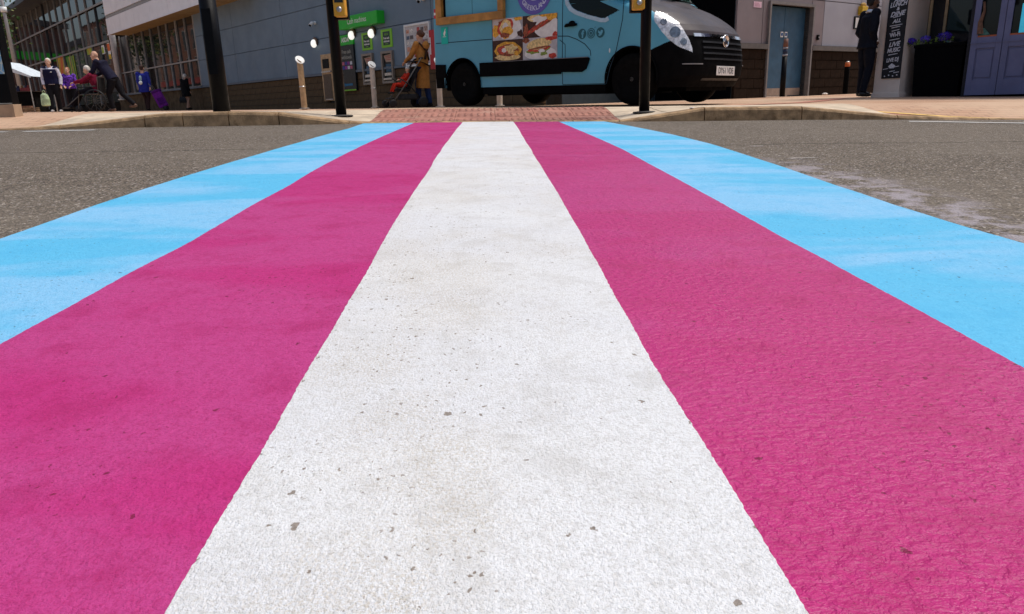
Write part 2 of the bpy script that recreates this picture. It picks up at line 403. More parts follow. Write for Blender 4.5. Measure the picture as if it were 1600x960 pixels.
# red blister slabs of the ramp
bl = MB()
for i in range(6):
    for j in range(6):
        bl.lathe([(.0165, 0), (.012, .0045), (.006, .0055)], (-.165+.066*i, -.165+.066*j, 0), n=6)
bl_me = None
for i in range(6):
    for j in range(3):
        x0 = -1.13+.4*i; y0 = 7.095+.38*j
        s = flag(x0, x0+.4, y0, y0+.38, M_TACT, 'tactile_slab', .003)
        if bl_me is None:
            bl_me = bl.mesh('blisters'); bl_me.materials.append(M_TACT)
        o = link('blisters', bl_me, s, smooth=False)
        xc, yc = x0+.2, y0+.19
        zx = (zpave(xc+.15, yc)-zpave(xc-.15, yc))/.3; zy = (zpave(xc, yc+.15)-zpave(xc, yc-.15))/.3
        o.matrix_local = Matrix(((1, 0, 0, xc), (0, .94, 0, yc), (zx, zy, 1, zpave(xc, yc)+.0035), (0, 0, 0, 1)))

# painted strips on the ground, laid on measured ground lines
def strip(name, pts, w, fz, mat, up, parent=None, **k):
    m = MB(); vs = []; P = [np.array(p, float) for p in pts]; Q = []
    for a, b in zip(P[:-1], P[1:]):
        n = max(2, int(np.linalg.norm(b-a)/.12))
        Q += [a+(b-a)*i/n for i in range(n)]
    Q.append(P[-1])
    for i, p in enumerate(Q):
        t = unit(Q[min(i+1, len(Q)-1)]-Q[max(i-1, 0)]); nn = np.array([-t[1], t[0]])
        for s in (1, -1):
            q = p+nn*s*w/2*(1+.06*math.sin(i*2.3+s)); vs.append((q[0], q[1], fz(q[0], q[1])+up))
    fs = [(2*i, 2*i+1, 2*i+3, 2*i+2) for i in range(len(Q)-1)]
    m.add(vs, fs); o = m.build(name, mat, parent, smooth=True); return tag(o, **k)
strip('edge_line', [(-9, 6.55), (-4.55, 6.5), (-4.15, 6.5)], .09, zroad, M_LINE, .004, label='faded white line beside the left kerb', kind='structure')
strip('edge_line', [(-4.0, 6.5), (-3.4, 6.52)], .09, zroad, M_LINE, .004, label='short white dash near the left end of the kerb', kind='structure')
strip('edge_line', [(3.75, 6.5), (4.6, 6.15), (7.5, 5.1)], .11, zroad, M_LINE, .004, label='white line curving off at the right edge of the road', kind='structure')
strip('edge_line', [(1.40, 3.9), (1.47, 3.9)], .02, zroad, pm('ghost_line', (.42, .39, .36), .8, .3, 40), .004, label='worn scrap of white line on the asphalt right of the crossing', kind='structure')
strip('edge_line', [(1.35, 3.25), (1.47, 3.26)], .02, zroad, pm('ghost_line', (.42, .39, .36)), .004, label='lower worn scrap of white line right of the crossing', kind='structure')
strip('yellow_line', [(3.2, 8.0), (3.9, 7.6), (4.6, 7.33), (5.6, 7.16), (7.5, 7.1)], .06, zpave, M_YLINE, -.012, label='thin yellow line along the right pavement edge', kind='structure')
strip('red_band', [(2.9, 8.6), (3.5, 7.75), (4.3, 7.3), (5.4, 7.13), (7.5, 7.07)], .10, zpave, M_REDBAND, -.014, label='narrow red paving band curving along the right pavement edge', kind='structure')
strip('red_band', [(2.6, 9.0), (4.4, 10.4), (6.2, 12.9)], .22, zpave, M_REDBAND, -.014, label='red paving band running back towards the suited man', kind='structure')

# ------------------------------------------------------------------ the striped crossing
EDGE = {
 'bl': [(-1.165, 7.0), (-1.125, 5.99), (-1.139, 4.66), (-1.15, 3.65), (-1.173, 2.9), (-1.183, 2.53), (-1.186, 2.2), (-1.181, 1.89), (-1.182, 1.74), (-1.185, 1.0), (-1.185, .12)],
 'pl': [(-.687, 7.0), (-.694, 5.54), (-.71, 4.03), (-.709, 3.2), (-.698, 2.54), (-.703, 2.18), (-.702, 1.67), (-.715, 1.39), (-.722, 1.18), (-.732, 1.03), (-.735, .6), (-.735, .12)],
 'wl': [(-.24, 7.0), (-.242, 5.54), (-.246, 4.53), (-.245, 3.67), (-.244, 2.69), (-.249, 2.22), (-.248, 1.71), (-.246, 1.43), (-.247, 1.18), (-.25, .97), (-.25, .74), (-.251, .58), (-.25, .46), (-.25, .12)],
 'wr': [(.233, 7.0), (.226, 5.47), (.213, 4.37), (.211, 3.55), (.21, 2.65), (.206, 2.05), (.208, 1.6), (.208, 1.27), (.207, 1.07), (.207, .93), (.209, .77), (.213, .58), (.21, .43), (.21, .12)],
 'pr': [(.655, 7.0), (.662, 5.6), (.682, 3.72), (.670, 3.09), (.666, 2.47), (.663, 2.07), (.661, 1.61), (.664, 1.36), (.669, 1.14), (.672, .97), (.671, .84), (.672, .12)],
 'br': [(1.08, 7.0), (1.165, 5.92), (1.222, 4.91), (1.235, 4.08), (1.209, 3.47), (1.188, 2.98), (1.155, 2.41), (1.136, 1.98), (1.143, 1.71), (1.155, 1.5), (1.16, 1.0), (1.16, .12)]}
_ph = rng.uniform(0, 6.28, 40)
def edge(k, y):
    p = EDGE[k][::-1]; x = float(np.interp(y, [q[1] for q in p], [q[0] for q in p]))
    s = sum(ord(c) for c in k)
    for i, (f, a) in enumerate(((2.3, .0022), (5.9, .0016), (13.7, .0008), (67, .0004), (149, .0003), (263, .0003), (431, .0002))): x += a*math.sin(f*y*1.37+_ph[(i*3+s) % 40])*(.4+.6*math.sin(y*f*.173+_ph[(i*7+s) % 40]))
    j = int(y*190+s*131); x += .0012*(math.sin(j*12.9898)*43758.5453 % 1.0-.5)
    return x
crossing = empty('pedestrian_crossing', (0, 0, 0), kind='structure', label='pedestrian crossing painted in five long blue, pink and white stripes')
ygrid = [.12]; 
while ygrid[-1] < 6.94: ygrid.append(min(6.94, ygrid[-1]+max(.004, ygrid[-1]*.006)))
def stripe(a, b, ova, ovb, up, mat, label):
    n = 14; rs = []; vs = []; fs = []
    for y in ygrid:
        xa, xb = edge(a, y)+ova, edge(b, y)+ovb
        row = [(xa-.001, y, zroad(xa, y)-.001), (xa, y, zroad(xa, y)+up)]
        for i in range(n+1):
            x = xa+(xb-xa)*i/n; row.append((x, y, zroad(x, y)+up))
        row += [(xb, y, zroad(xb, y)+up), (xb+.001, y, zroad(xb, y)-.001)]; vs += row
    N = n+5
    for j in range(len(ygrid)-1):
        for i in range(N-1):
            if i not in (1, N-3): fs.append((j*N+i, j*N+i+1, (j+1)*N+i+1, (j+1)*N+i))
    me = bpy.data.meshes.new('stripe'); me.from_pydata(vs, [], fs); me.materials.append(mat)
    return link('stripe', me, crossing, smooth=True, label=label)
stripe('bl', 'pl', 0, .012, .0045, M_BLUE, 'sky blue stripe along the left edge of the crossing')
stripe('pr', 'br', -.012, 0, .0045, M_BLUE, 'sky blue stripe along the right edge of the crossing')
stripe('pl', 'wl', 0, .012, .0062, M_PINKL, 'pink stripe between the left blue stripe and the white one')
stripe('wr', 'pr', -.012, 0, .0062, M_PINKR, 'pink stripe between the white stripe and the right blue one')
stripe('wl', 'wr', 0, 0, .0082, M_WHITE, 'white stripe down the middle of the crossing')

# ------------------------------------------------------------------ wall frames: local x along the wall, -y outwards, z up
class Wall:
    def __init__(s, p0, d, off=0):
        s.d = unit(d); s.inn = np.array([-s.d[1], s.d[0]]); s.p = np.array(p0, float)-s.inn*off; s.rz = math.atan2(s.d[1], s.d[0])
    def q(s, px, py, out=0):
        """local (s, z) where the line of sight through a photo pixel meets the plane `out` metres in front of the wall"""
        d = ray(px, py); p = s.p-s.inn*out; t = (p@s.inn)/(d[:2]@s.inn); P = CAMP+t*d
        return float((P[:2]-s.p)@s.d), float(P[2])
    def w(s, x, y, z=0): p = s.p+s.d*x+s.inn*y; return (p[0], p[1], z)
    def ground(s, x, y=0): p = s.w(x, y); return zpave(p[0], p[1])
WL = Wall((-2.0836, 20.0), (.63957, -.76873))
_a = ray(1225, 150); WR = Wall(_a[:2]/_a[1]*17.6, (.82895, .55933))
_a = ray(1378, 150); WS = Wall(_a[:2]/_a[1]*13.0, (.63957, -.76873))

def panel(parent, s0, s1, z0, z1, mat, name='panel', gap=.008, y0=-.04, y1=0.0, label=None):
    return MB().box(s0+gap, s1-gap, y0, y1, z0+gap, z1-gap).build(name, mat, parent, label=label)

# ---- the long retail building on the left
B = empty('retail_building', WL.w(0, 0, 0), WL.rz, 'long grey clad retail building with glazed end and green cash machine sign', 'building')
SR, SL = 5.2, -15.15
MB().box(SL, SR, .02, 4, -.3, 6.6).build('wall', M_JOINT, B)
rows = [(1.40, 2.40), (2.40, 3.32), (3.32, 4.24), (4.24, 5.4), (5.4, 6.55)]
cols = [-15.15, -14.3, -11.25, -7.08, -2.91, 1.27, 5.2]
for (a, b) in rows:
    for c, d in zip(cols[:-1], cols[1:]): panel(B, c, d, a, b, M_CLAD, y0=-.05, y1=.018)
MB().box(SL, SR, -.09, .018, 1.34, 1.40).build('drip_rail', M_CLADT, B)
# stone plinth: backing, then blocks one by one
MB().box(-28.2, SR, .03, .5, -.3, 1.335).build('plinth_core', M_MORTAR, B)
bw, bh = .46, .2
bme = {}
def blocks(parent, s0, s1, z1, nrow, mat, skip=None, bw=.46, bh=.2, yout=-.03):
    for r in range(nrow):
        zt = z1-r*bh; s = s0-(bw/2 if r % 2 else 0)
        while s < s1:
            a, b = max(s, s0), min(s+bw, s1); s += bw
            if b-a < .05 or (skip and skip(a, b, zt)): continue
            k = round(b-a, 3), mat.name
            if k not in bme:
                w = b-a; m = MB().box(.006, w-.006, yout, .028, -bh+.006, -.006); me = m.mesh('block'); me.materials.append(mat); bme[k] = me
            o = link('block', bme[k], parent, loc=(a, random.uniform(-.006, .004), zt), bevel=0)
blocks(B, SL, SR, 1.33, 6, M_STONE, skip=lambda a, b, z: (-4.5 < a and b < -3.8))
MB().box(-28.2, SL-.01, -.03, .028, -.3, 1.33).build('plinth', M_STONE, B)
MB().box(-28.2, SL-.0, -.12, .04, 1.335, 1.42).build('sill', M_CLADT, B)
# glazed part next to the cladding
MB().box(-28.0, SL-.01, .30, .5, 1.42, 4.6).build('back_wall', M_INT, B)
ms = [-15.2, -16.3, -17.41, -18.68, -19.74, -21.05, -22.33, -23.68, -24.99, -26.3, -27.6]
for i, (a, b) in enumerate(zip(ms[1:], ms[:-1])):
    for z0, z1 in ((1.42, 2.43), (2.47, 4.2)):
        panel(B, a, b, z0, z1, M_GLASS, 'pane', .02, .0, .012)
for i, m_ in enumerate(ms):
    w = .055 if i in (2, 0) else .028
    MB().box(m_-w, m_+w, -.06, -.002, 1.42, 4.25).build('mullion', M_MULL, B)
MB().box(-27.6, SL, -.075, -.061, 2.42, 2.48).build('transom', M_MULL, B)
# soffit and white fascia above
FO = .9
fz = [WL.q(190, 47.7, FO)[1], WL.q(310, 6, FO)[1]]; FZ = sum(fz)/2
fsl = WL.q(166, 30, FO)[0]
MB().box(fsl, -9.0, -FO, .02, FZ-.01, FZ+.05).build('soffit', M_SOFFIT, B)
MB().box(fsl, -9.0, -FO+.05, .02, FZ+.06, FZ+2.4).build('fascia_core', M_MULLD, B)
x = fsl
while x < -9:
    for z0, z1 in ((FZ-.02, FZ+.72), (FZ+.86, FZ+2.3)): panel(B, x, x+2.35, z0, z1, M_FASCIA, 'fascia_panel', .012, -FO-.04, -FO+.045)
    x += 2.35
MB().box(fsl, -9, -FO-.02, -FO+.045, FZ+.73, FZ+.85).build('fascia_rail', M_MULL, B)
MB().box(fsl, -9, -FO-.07, -FO-.045, FZ-.04, FZ+.02).build('drip_edge', M_FASCIA, B)
# curtain wall running on to the left
cw = [-28.2]
while cw[-1] > -60: cw.append(cw[-1]-1.95)
EA = [WL.q(62, 0, .5), WL.q(20, 25, .5)]; ZE = (EA[0][1]+EA[1][1])/2
for a, b in zip(cw[1:], cw[:-1]):
    for z0, z1 in ((1.0, 4.12), (4.18, 6.05), (6.13, ZE)):
        panel(B, a, b, z0, z1, M_GLASS, 'pane', .02, .0, .012)
    MB().box(a-.035, a+.035, -.07, -.002, .9, ZE).build('mullion', M_MULL if random.random() < .6 else M_MULLD, B)
MB().box(-60, -28.2, .3, .6, .3, ZE).build('back_wall', M_INT, B)
MB().box(-60, -28.2, .02, .28, 4.13, 4.17).build('floor_edge', M_MULLD, B)
for z in (4.12, 6.05): MB().box(-60, -28.2, -.11, -.071, z, z+.10).build('transom', M_MULL, B)
MB().box(-60, -28.2, -.05, .3, .2, .98).build('plinth', M_STONE2, B)
MB().box(-62, -27.6, -1.2, .6, ZE, ZE+.35).build('eaves', M_MULLD, B)
# posters on the glass, each hung on its own
def poster(name, px, polys, label, mats, out=.02):
    s = [WL.q(x, y, out) for x, y in px]
    s0 = min(a for a, _ in s); s1 = max(a for a, _ in s); z0 = min(b for _, b in s); z1 = max(b for _, b in s)
    e = empty(name, WL.w((s0+s1)/2, 0, z0), WL.rz, label, 'poster', 'posters on the store glass')
    w = (s1-s0)/2; h = z1-z0
    MB().box(-w, w, -out-.012, -out, 0, h).build('sheet', mats[0], e)
    for i, pl in enumerate(polys):
        MB().plate([((u*2-1)*w, -out-.014-.002*i, v*h) for u, v in pl], .001, (0, -1, 0)).build('print', mats[1+i % (len(mats)-1)], e)
Y1 = pm('poster_yellow', (.62, .42, .03), .5, .25, 3); Y2 = pm('poster_lime', (.38, .52, .05), .5, .2, 3); Y3 = pm('poster_orange', (.72, .14, .02), .5, .2, 3); Y4 = pm('poster_green', (.05, .22, .03), .5, .2, 3)
poster('window_poster', [(88, 92), (98, 128), (105, 128), (99, 86)], [[(.1, 0), (.5, 0), (.9, 1), (.6, 1)]], 'yellow and orange poster on glass behind the tracksuit man', (Y1, Y3, pm('poster_amber', (.7, .3, .02))))
poster('window_poster', [(104, 90), (122, 125)], [[(.1, 0), (.35, 0), (.25, 1), (.05, 1)], [(.5, 0), (.7, 0), (.55, 1), (.35, 1)], [(.82, 0), (.95, 0), (.85, 1), (.7, 1)]], 'lime striped poster on glass behind the woman in purple', (Y2, Y4, Y1))
poster('window_poster', [(135, 74), (146, 84)], [[(.3, 0), (.6, 0), (.5, 1), (.2, 1)]], 'small yellow green poster high on the glass', (Y2, Y1, Y4))
poster('window_poster', [(157, 72), (165, 84)], [[(.2, .1), (.8, .1), (.7, .8), (.3, .8)]], 'white poster with green mark left of the pale column', (M_WHT, Y2, Y4))
poster('window_poster', [(167, 68), (175, 92)], [[(0, .5), (1, .5), (1, .95), (0, .95)], [(0, 0), (1, 0), (1, .3), (0, .3)]], 'orange red and yellow poster beside the pale column', (M_WHT, Y3, Y1))

# ---- things fixed to the retail wall
def hang(name, s, z, label, cat, group=None, out=0.05): return empty(name, WL.w(s, -out, z), WL.rz, label, cat, group)
sg = hang('cash_sign', -1.9, 2.5, 'long green box sign reading Cash machines above the cash machines', 'sign')
MB().box(-1.06, 1.06, -.24, 0, 0, .32).build('box', M_GREEN, sg, bevel=.012)
text('Cash machines', .2, sg, M_WHT, (0, -.2425, .165), sx=.86)
ps = hang('cash_withdrawal_sign', -2.92, .84, 'tall black cash withdrawal panel with green top on the grey wall', 'sign')
MB().box(-.41, .41, -.06, 0, 0, 1.26).build('panel', M_SIGNBLK, ps, bevel=.006)
MB().box(-.42, .42, -.066, 0, 1.262, 1.54).build('header', M_GREEN, ps, bevel=.006)
MB().box(-.40, .40, -.067, -.061, 0, .035).build('green_strip', M_LIME, ps)
text('ASDA', .17, ps, M_WHT, (0, -.0685, 1.40), bold=.006)
pt = pm('panel_print', (.42, .42, .36), .5)
text('Free cash', .15, ps, pt, (0, -.0625, 1.08), sx=.9); text('withdrawals', .15, ps, pt, (0, -.0625, .93), sx=.8)
lm = [pm('card_blue', (.05, .06, .3)), pm('card_violet', (.3, .05, .3)), pm('card_white', (.6, .6, .65)), pm('card_rose', (.5, .12, .2))]
for i in range(4):
    for j in range(2): MB().box(-.28+.15*i, -.16+.15*i, -.066, -.0605, .60+.12*j, .69+.12*j).build('card_logo', lm[(i+j*3) % 4], ps)
MB().box(-.2, .22, -.066, -.0605, .14, .2).build('blue_print', pm('blue_print', (.02, .16, .3)), ps)
MB().box(-.25, -.21, -.066, -.0605, .12, .22).build('blue_print', _mc['blue_print'], ps)
for s0, nm in ((-1.81, 'left'), (-.79, 'right')):
    gsn = hang('withdrawal_sign', s0, 1.89, 'lime bordered free cash sign over the %s cash machine' % nm, 'sign', 'lime cash signs')
    MB().box(-.27, .27, -.02, 0, 0, .46).build('board', M_LIME, gsn, bevel=.004)
    MB().box(-.17, .17, -.024, -.0205, .06, .40).build('dark_panel', M_DKGREEN, gsn)
    text('ASDA', .075, gsn, M_LIME, (0, -.0255, .33)); text('Free cash', .075, gsn, M_WHT, (0, -.0255, .235), bold=.002); text('withdrawals', .07, gsn, M_WHT, (0, -.0255, .155), bold=.002, sx=.85)
    MB().box(-.07, .07, -.026, -.0245, .085, .097).build('small_print', M_LIME, gsn)
    at_ = hang('cash_machine', s0, .97, 'cash machine set in the wall under the %s lime sign' % nm, 'cash machine', 'cash machines')
    m = MB()
    for (a, b, c, d) in ((-.28, -.22, 0, .83), (.22, .28, 0, .83), (-.22, .22, .77, .83), (-.22, .22, 0, .06)): m.box(a, b, -.07, 0, c, d)
    m.build('surround', M_ATM, at_)
    MB().box(-.219, .219, -.012, 0, .061, .769).build('recess', M_SIGNBLK, at_)
    MB().plate([(-.2, -.014, .72), (.2, -.014, .75), (.2, -.014, .55), (-.1, -.014, .55)], .01, (0, -1, 0)).build('instruction_plate', pm('instruction_plate', (.42, .3, .22)), at_)
    for k in range(3): MB().box(-.12+.02*k, .18, -.0275, -.0245, .69-.045*k, .705-.045*k).build('printed_line', pm('red_print', (.45, .06, .05)), at_)
    MB().box(-.13, .13, -.018, -.0125, .3, .5).build('screen', pm('atm_screen', (.02, .08, .16), .15), at_)
    MB().box(-.17, .17, -.05, -.0125, .2, .27).build('keypad_shelf', M_STEEL, at_); MB().box(-.2, .2, -.075, -.0125, .09, .14).build('cash_slot', M_STEEL, at_)
def wall_lamp(s, z, label):
    e = hang('wall_lamp', s, z, label, 'lamp', 'round wall lamps')
    MB().lathe([(.05, -.0), (.125, -.02), (.13, -.07), (.11, -.08)], (0, 0, .03), axis='y', n=18).build('housing', pm('bronze_housing', (.16, .10, .06), .5), e, smooth=True)
    MB().ell((0, -.10, -.03), (.105, .09, .12), 16, 10).build('diffuser', M_LAMPW, e, smooth=True)
_p = WL.q(556, 53); wall_lamp(_p[0], _p[1]-.02, 'round lit wall lamp under the left end of the cash sign')
_p = WL.q(587, 50); wall_lamp(_p[0], _p[1]-.02, 'round lit wall lamp under the right part of the cash sign')
_p = WL.q(497, 66); wall_lamp(_p[0], _p[1]-.02, 'lone round lit wall lamp on the grey wall left of the cash machines')
for px, py, l in ((496, 39, 'small white security camera on the wall above the lone lamp'), (666, 2, 'small white security camera on the wall near the van')):
    _p = WL.q(px, py); e = hang('security_camera', _p[0], _p[1], l, 'camera')
    MB().cyl((0, 0, .05), (0, -.06, .05), .05).build('base', M_WHT, e, smooth=True)
    MB().tube([(0, -.05, .06), (.02, -.14, .04), (.05, -.22, -.03)], [.035, .05, .05], 12).build('housing', M_WHT, e, smooth=True)
    MB().cyl((.05, -.218, -.029), (.056, -.235, -.045), .038, .034).build('lens', M_BLACK, e)
# meter hatch
e = hang('meter_cabinet', -4.15, .58, 'tan metal meter cabinet in the plinth behind the signal pole', 'cabinet', out=.0)
MB().box(-.36, .30, -.12, .02, 0, 1.36).build('body', M_STEELT, e, bevel=.01)
MB().box(-.27, .22, -.13, -.121, .02, .78).build('door', pm('brown_door', (.13, .085, .05)), e)
MB().box(-.24, .15, -.132, -.121, .95, 1.22).build('vent', M_BLACK, e); MB().box(-.3, .28, -.17, -.121, .83, .87).build('ledge', M_STEEL, e); MB().box(-.2, .24, -.15, -.131, .03, .06).build('handle', M_STEEL, e)
# photo notice board and the red leaf of a board beside it
e = hang('notice_board', .66, 1.36, 'white framed poster board of small colour photos behind the woman', 'notice board')
MB().box(-.53, .53, -.03, 0, 0, .98).build('board', pm('poster_ground', (.55, .53, .52)), e)
m = MB()
for (a, b, c, d) in ((-.56, -.515, -.02, 1.0), (.515, .56, -.02, 1.0), (-.515, .515, .955, 1.0), (-.515, .515, -.02, .025)): m.box(a, b, -.05, .0, c, d)
m.build('frame', M_WHT, e)
cl = [(.5, .08, .07), (.12, .1, .1), (.6, .3, .2), (.15, .25, .12), (.7, .65, .6), (.3, .08, .12), (.35, .25, .2), (.1, .14, .2)]
for i in range(6):
    for j in range(6):
        if random.random() < .8:
            k = random.randrange(8); MB().box(-.48+.162*i, -.35+.162*i+random.uniform(-.02, .02), -.034, -.0305, .05+.148*j, .15+.148*j+random.uniform(-.02, .02)).build('photo', pm('photo_%d' % k, cl[k], .5, .5, 25), e)
e = hang('red_board', 1.42, 1.22, 'narrow red board on the wall beside the photo notice board', 'board')
MB().box(-.16, .14, -.1, .0, 0, .92).build('panel', pm('red_panel', (.5, .02, .03), .45), e, bevel=.01); MB().box(-.13, -.09, -.105, -.101, .35, .75).build('white_stripe', M_WHT, e)

# pale column standing on the plinth
_p = WL.q(192, 156, .25)
e = empty('column', WL.w(_p[0], -.25, 1.1), WL.rz, 'pale round column rising past the white fascia', 'column')
MB().cyl((0, 0, .0), (0, 0, 6.5), .15, .15, 20).build('shaft', pm('column_paint', (.52, .5, .5), .5), e, smooth=True)
MB().lathe([(.24, 0), (.24, .04), (.2, .06)], n=20).build('base_plate', M_STEEL, e)

# ---- right hand building with the blue steel door
BR = empty('service_building', WR.w(0, 0, 0), WR.rz, 'mauve grey panelled building with dark stone base and blue steel door', 'building')
M_MAUVE = pm('mauve_panel', (.22, .175, .18), .5, .1, 1.2, .04, 15); M_MAUVE2 = pm('lilac_panel', (.33, .32, .36), .45, .08, 1.0, .04, 15)
gz = WR.ground(0); DS0, DS1 = WR.q(1203, 10)[0], WR.q(1269, 12)[0]; DZ = WR.q(1235, 9)[1]; SX0 = WR.q(1151, 35)[0]; LZ = WR.q(1265, 73)[1]; SMX = WR.q(1284.5, 60)[0]
MB().box(SX0, DS0, .05, .5, -.3, 4.2).build('wall', M_JOINT, BR); MB().box(DS1, 9, .05, .5, -.3, 4.2).build('wall', M_JOINT, BR); MB().box(DS0, DS1, .05, .5, DZ, 4.2).build('wall', M_JOINT, BR)
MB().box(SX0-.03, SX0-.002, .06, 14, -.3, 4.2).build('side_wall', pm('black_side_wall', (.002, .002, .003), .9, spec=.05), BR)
s_ = WR.q(1191, 40)[0]
for a, b, mt in ((SX0, s_, M_MAUVE), (s_, DS0, M_MAUVE), (DS1, SMX, M_MAUVE), (SMX, SMX+1.62, M_MAUVE2), (SMX+1.62, SMX+3.4, M_MAUVE2), (SMX+3.4, 9, M_MAUVE2)):
    for z0, z1 in ((LZ+.02, WR.q(1320, 4.5)[1]), (WR.q(1320, 4.5)[1], 4.15)): panel(BR, a, b, z0, z1, mt, 'panel', .009, .0, .049)
panel(BR, DS0, DS1, DZ+.06, 4.15, M_MAUVE, 'panel', .009, 0, .049)
MB().box(SX0, DS0-.06, -.07, .048, LZ-.09, LZ+.018).build('ledge', pm('ledge', (.12, .105, .095)), BR); MB().box(DS1+.06, 9, -.07, .048, LZ-.09, LZ+.018).build('ledge', _mc['ledge'], BR)
MB().box(SX0, DS0-.06, .035, .049, -.2, LZ-.095).build('plinth_core', M_MORTAR, BR); MB().box(DS1+.06, 9, .035, .049, -.2, LZ-.095).build('plinth_core', M_MORTAR, BR)
blocks(BR, SX0, DS0-.06, LZ-.1, 6, M_STONE2, bh=.21, yout=-.02); blocks(BR, DS1+.06, 4.6, LZ-.1, 6, M_STONE2, bh=.21, yout=-.02)
m = MB(); m.box(DS0-.055, DS0, -.06, .3, gz-.1, DZ+.06).box(DS1, DS1+.055, -.06, .3, gz-.1, DZ+.06).box(DS0, DS1, -.06, .3, DZ, DZ+.06); m.build('door_frame', pm('door_frame', (.2, .18, .17)), BR)
M_BDOOR = pm('blue_steel_door', (.035, .10, .17), .5, .15, 3, .08, 40)
dm = (DS0+DS1)/2
for k, (a, b) in enumerate(((DS0+.005, dm-.004), (dm+.004, DS1-.005))):
    d_ = MB().box(a, b, .16, .21, gz, DZ-.01).build('door', M_BDOOR, BR, bevel=.004)
    MB().box(a+.02, b-.02, .15, .159, gz+.01, gz+.18).build('kick_plate', pm('kick_plate', (.34, .25, .19), .6), d_)
    c = (a+b)/2
    MB().box(dm+(.03 if k else -.13), dm+(.13 if k else -.03), .15, .159, 1.66, 1.78).build('notice', M_WHT, d_)
    MB().box(dm+(.045 if k else -.115), dm+(.115 if k else -.045), .147, .1495, 1.69, 1.755).build('symbol', pm('sign_blue', (.02, .09, .25)), d_)
e = empty('pink_notice', WR.w(WR.q(1183.5, 8)[0], -.0, WR.q(1183, 12)[1]), WR.rz, 'small pink paper notice on the mauve wall near the blue door', 'notice')
MB().box(-.14, .14, -.008, -.001, 0, .12).build('paper', pm('pink_paper', (.75, .5, .58)), e)
for i in range(3): MB().box(-.1, .1-.03*i, -.0095, -.0082, .03+.026*i, .038+.026*i).build('printed_line', pm('rose_ink', (.5, .2, .3)), e)
e = empty('key_box', WR.w(WR.q(1276.5, 60)[0], 0, WR.q(1276, 63)[1]), WR.rz, 'tiny black key box on the wall right of the blue door', 'box')
MB().box(-.03, .03, -.05, -.001, 0, .12).build('case', M_BLACK, e, bevel=.006); MB().cyl((0, -.05, .06), (0, -.056, .06), .014).build('lock', M_STEEL, e)
# framed notice with a yellow cover behind the suited man
e = empty('framed_notice', WR.w(WR.q(1340, 40)[0], 0, WR.q(1336, 46)[1]), WR.rz, 'black framed white notice on the wall behind the suited man', 'notice')
MB().box(-.2, .2, -.03, -.001, 0, .3).build('frame', M_BLACK, e); MB().box(-.165, .165, -.034, -.0305, .03, .27).build('paper', M_WHT, e)
e = empty('yellow_box', WR.w(WR.q(1345, 15)[0], 0, WR.q(1345, 24)[1]), WR.rz, 'yellow wall box just behind the suited man\'s shoulder', 'box')
MB().box(-.13, .13, -.12, -.001, 0, .2).build('case', pm('yellow_case', (.6, .38, .02)), e, bevel=.01); MB().ell((0, -.06, .22), (.12, .05, .07)).build('lid', pm('ochre_lid', (.4, .22, .03)), e, smooth=True)
# slim black post at the door and the orange topped bin by the wall
_g = at(1222, 151, 15.5); gy = zpave(_g[0], _g[1])
e = empty('slim_post', (_g[0], _g[1], gy), 0, 'slim black post with white bands standing before the blue door', 'post')
MB().cyl((0, 0, 0), (0, 0, .8), .055, .05).build('shaft', M_BLACK, e, smooth=True); MB().cyl((0, 0, .801), (0, 0, .84), .052).build('band', pm('dull_band', (.3, .3, .33)), e, smooth=True)
MB().cyl((0, 0, .841), (0, 0, .94), .045).build('neck', pm('blue_neck', (.02, .03, .07)), e, smooth=True); MB().cyl((0, 0, .941), (0, 0, .975), .05).build('band', pm('dull_band', (.3, .3, .33)), e, smooth=True); MB().cyl((0, 0, .976), (0, 0, 1.14), .05, .042).build('rusty_cap', pm('rust_cap', (.2, .09, .06)), e, smooth=True)
_g = at(1320, 148, 16.5); gy = zpave(_g[0], _g[1])
e = empty('ash_bin', (_g[0], _g[1], gy), 0, 'small black bin with an orange band by the dark stone base', 'bin')
MB().lathe([(.05, 0), (.055, .02), (.055, .52), (.053, .58)], n=18).build('body', pm('bin_black', (.003, .003, .003), .8, spec=.05), e, smooth=True); MB().lathe([(.05, .581), (.055, .6), (.05, .67)], n=18).build('band', pm('orange_band', (.5, .11, .02)), e, smooth=True); MB().lathe([(.046, .671), (.04, .69), (.015, .70)], n=18).build('lid', M_STEEL, e, smooth=True)

# ---- the shop on the right: pillar, recess, blue doors
BS = empty('corner_shop', WS.w(0, 0, 0), WS.rz, 'shop front with pale pillar and panelled slate blue doors', 'shop')
M_PIL = pm('pale_pillar_render', (.82, .68, .59), .8, .06, 3, .2, 50, dirt=(.68, .52, .43)); M_SLATE = pm('slate_blue_paint', (.135, .145, .27), .5, .1, 3, .08, 40); M_PILS = M_PIL
sg0 = WS.ground(.1)
PX0, PX1 = WS.q(1371, 100)[0]-.03, WS.q(1409, 100)[0]
MB().box(PX0, PX1, 0, .95, sg0-.3, 3.6).build('pillar', M_PIL, BS, bevel=.008)
MB().box(PX0-.02, PX1+.02, -.02, .9, sg0-.3, sg0+.06).build('pillar_base', M_PIL, BS, bevel=.006)
DL = WS.q(1512, 100)[0]
MB().box(PX1, DL, .96, 1.1, sg0-.3, 3.6).build('recess_wall', M_INT, BS)
for px in (1453.5, 1477.5):
    s_ = WS.q(px, 25, -.9)[0]; MB().box(s_-.022, s_+.022, .9, .955, sg0+.9, 3.0).build('glazing_bar', pm('gold_bar', (.42, .31, .18), .5), BS)
MB().box(PX1, DL-.03, .93, .958, sg0+.85, 3.0).build('window', M_GLASS, BS)
MB().box(DL-.05, DL, .02, .95, sg0-.3, 3.6).build('recess_side', pm('recess_side', (.012, .012, .018), .7), BS)
dz = WS.ground(1.7)+.01; zr0, zr1 = WS.q(1540, 66)[1], WS.q(1540, 58)[1]
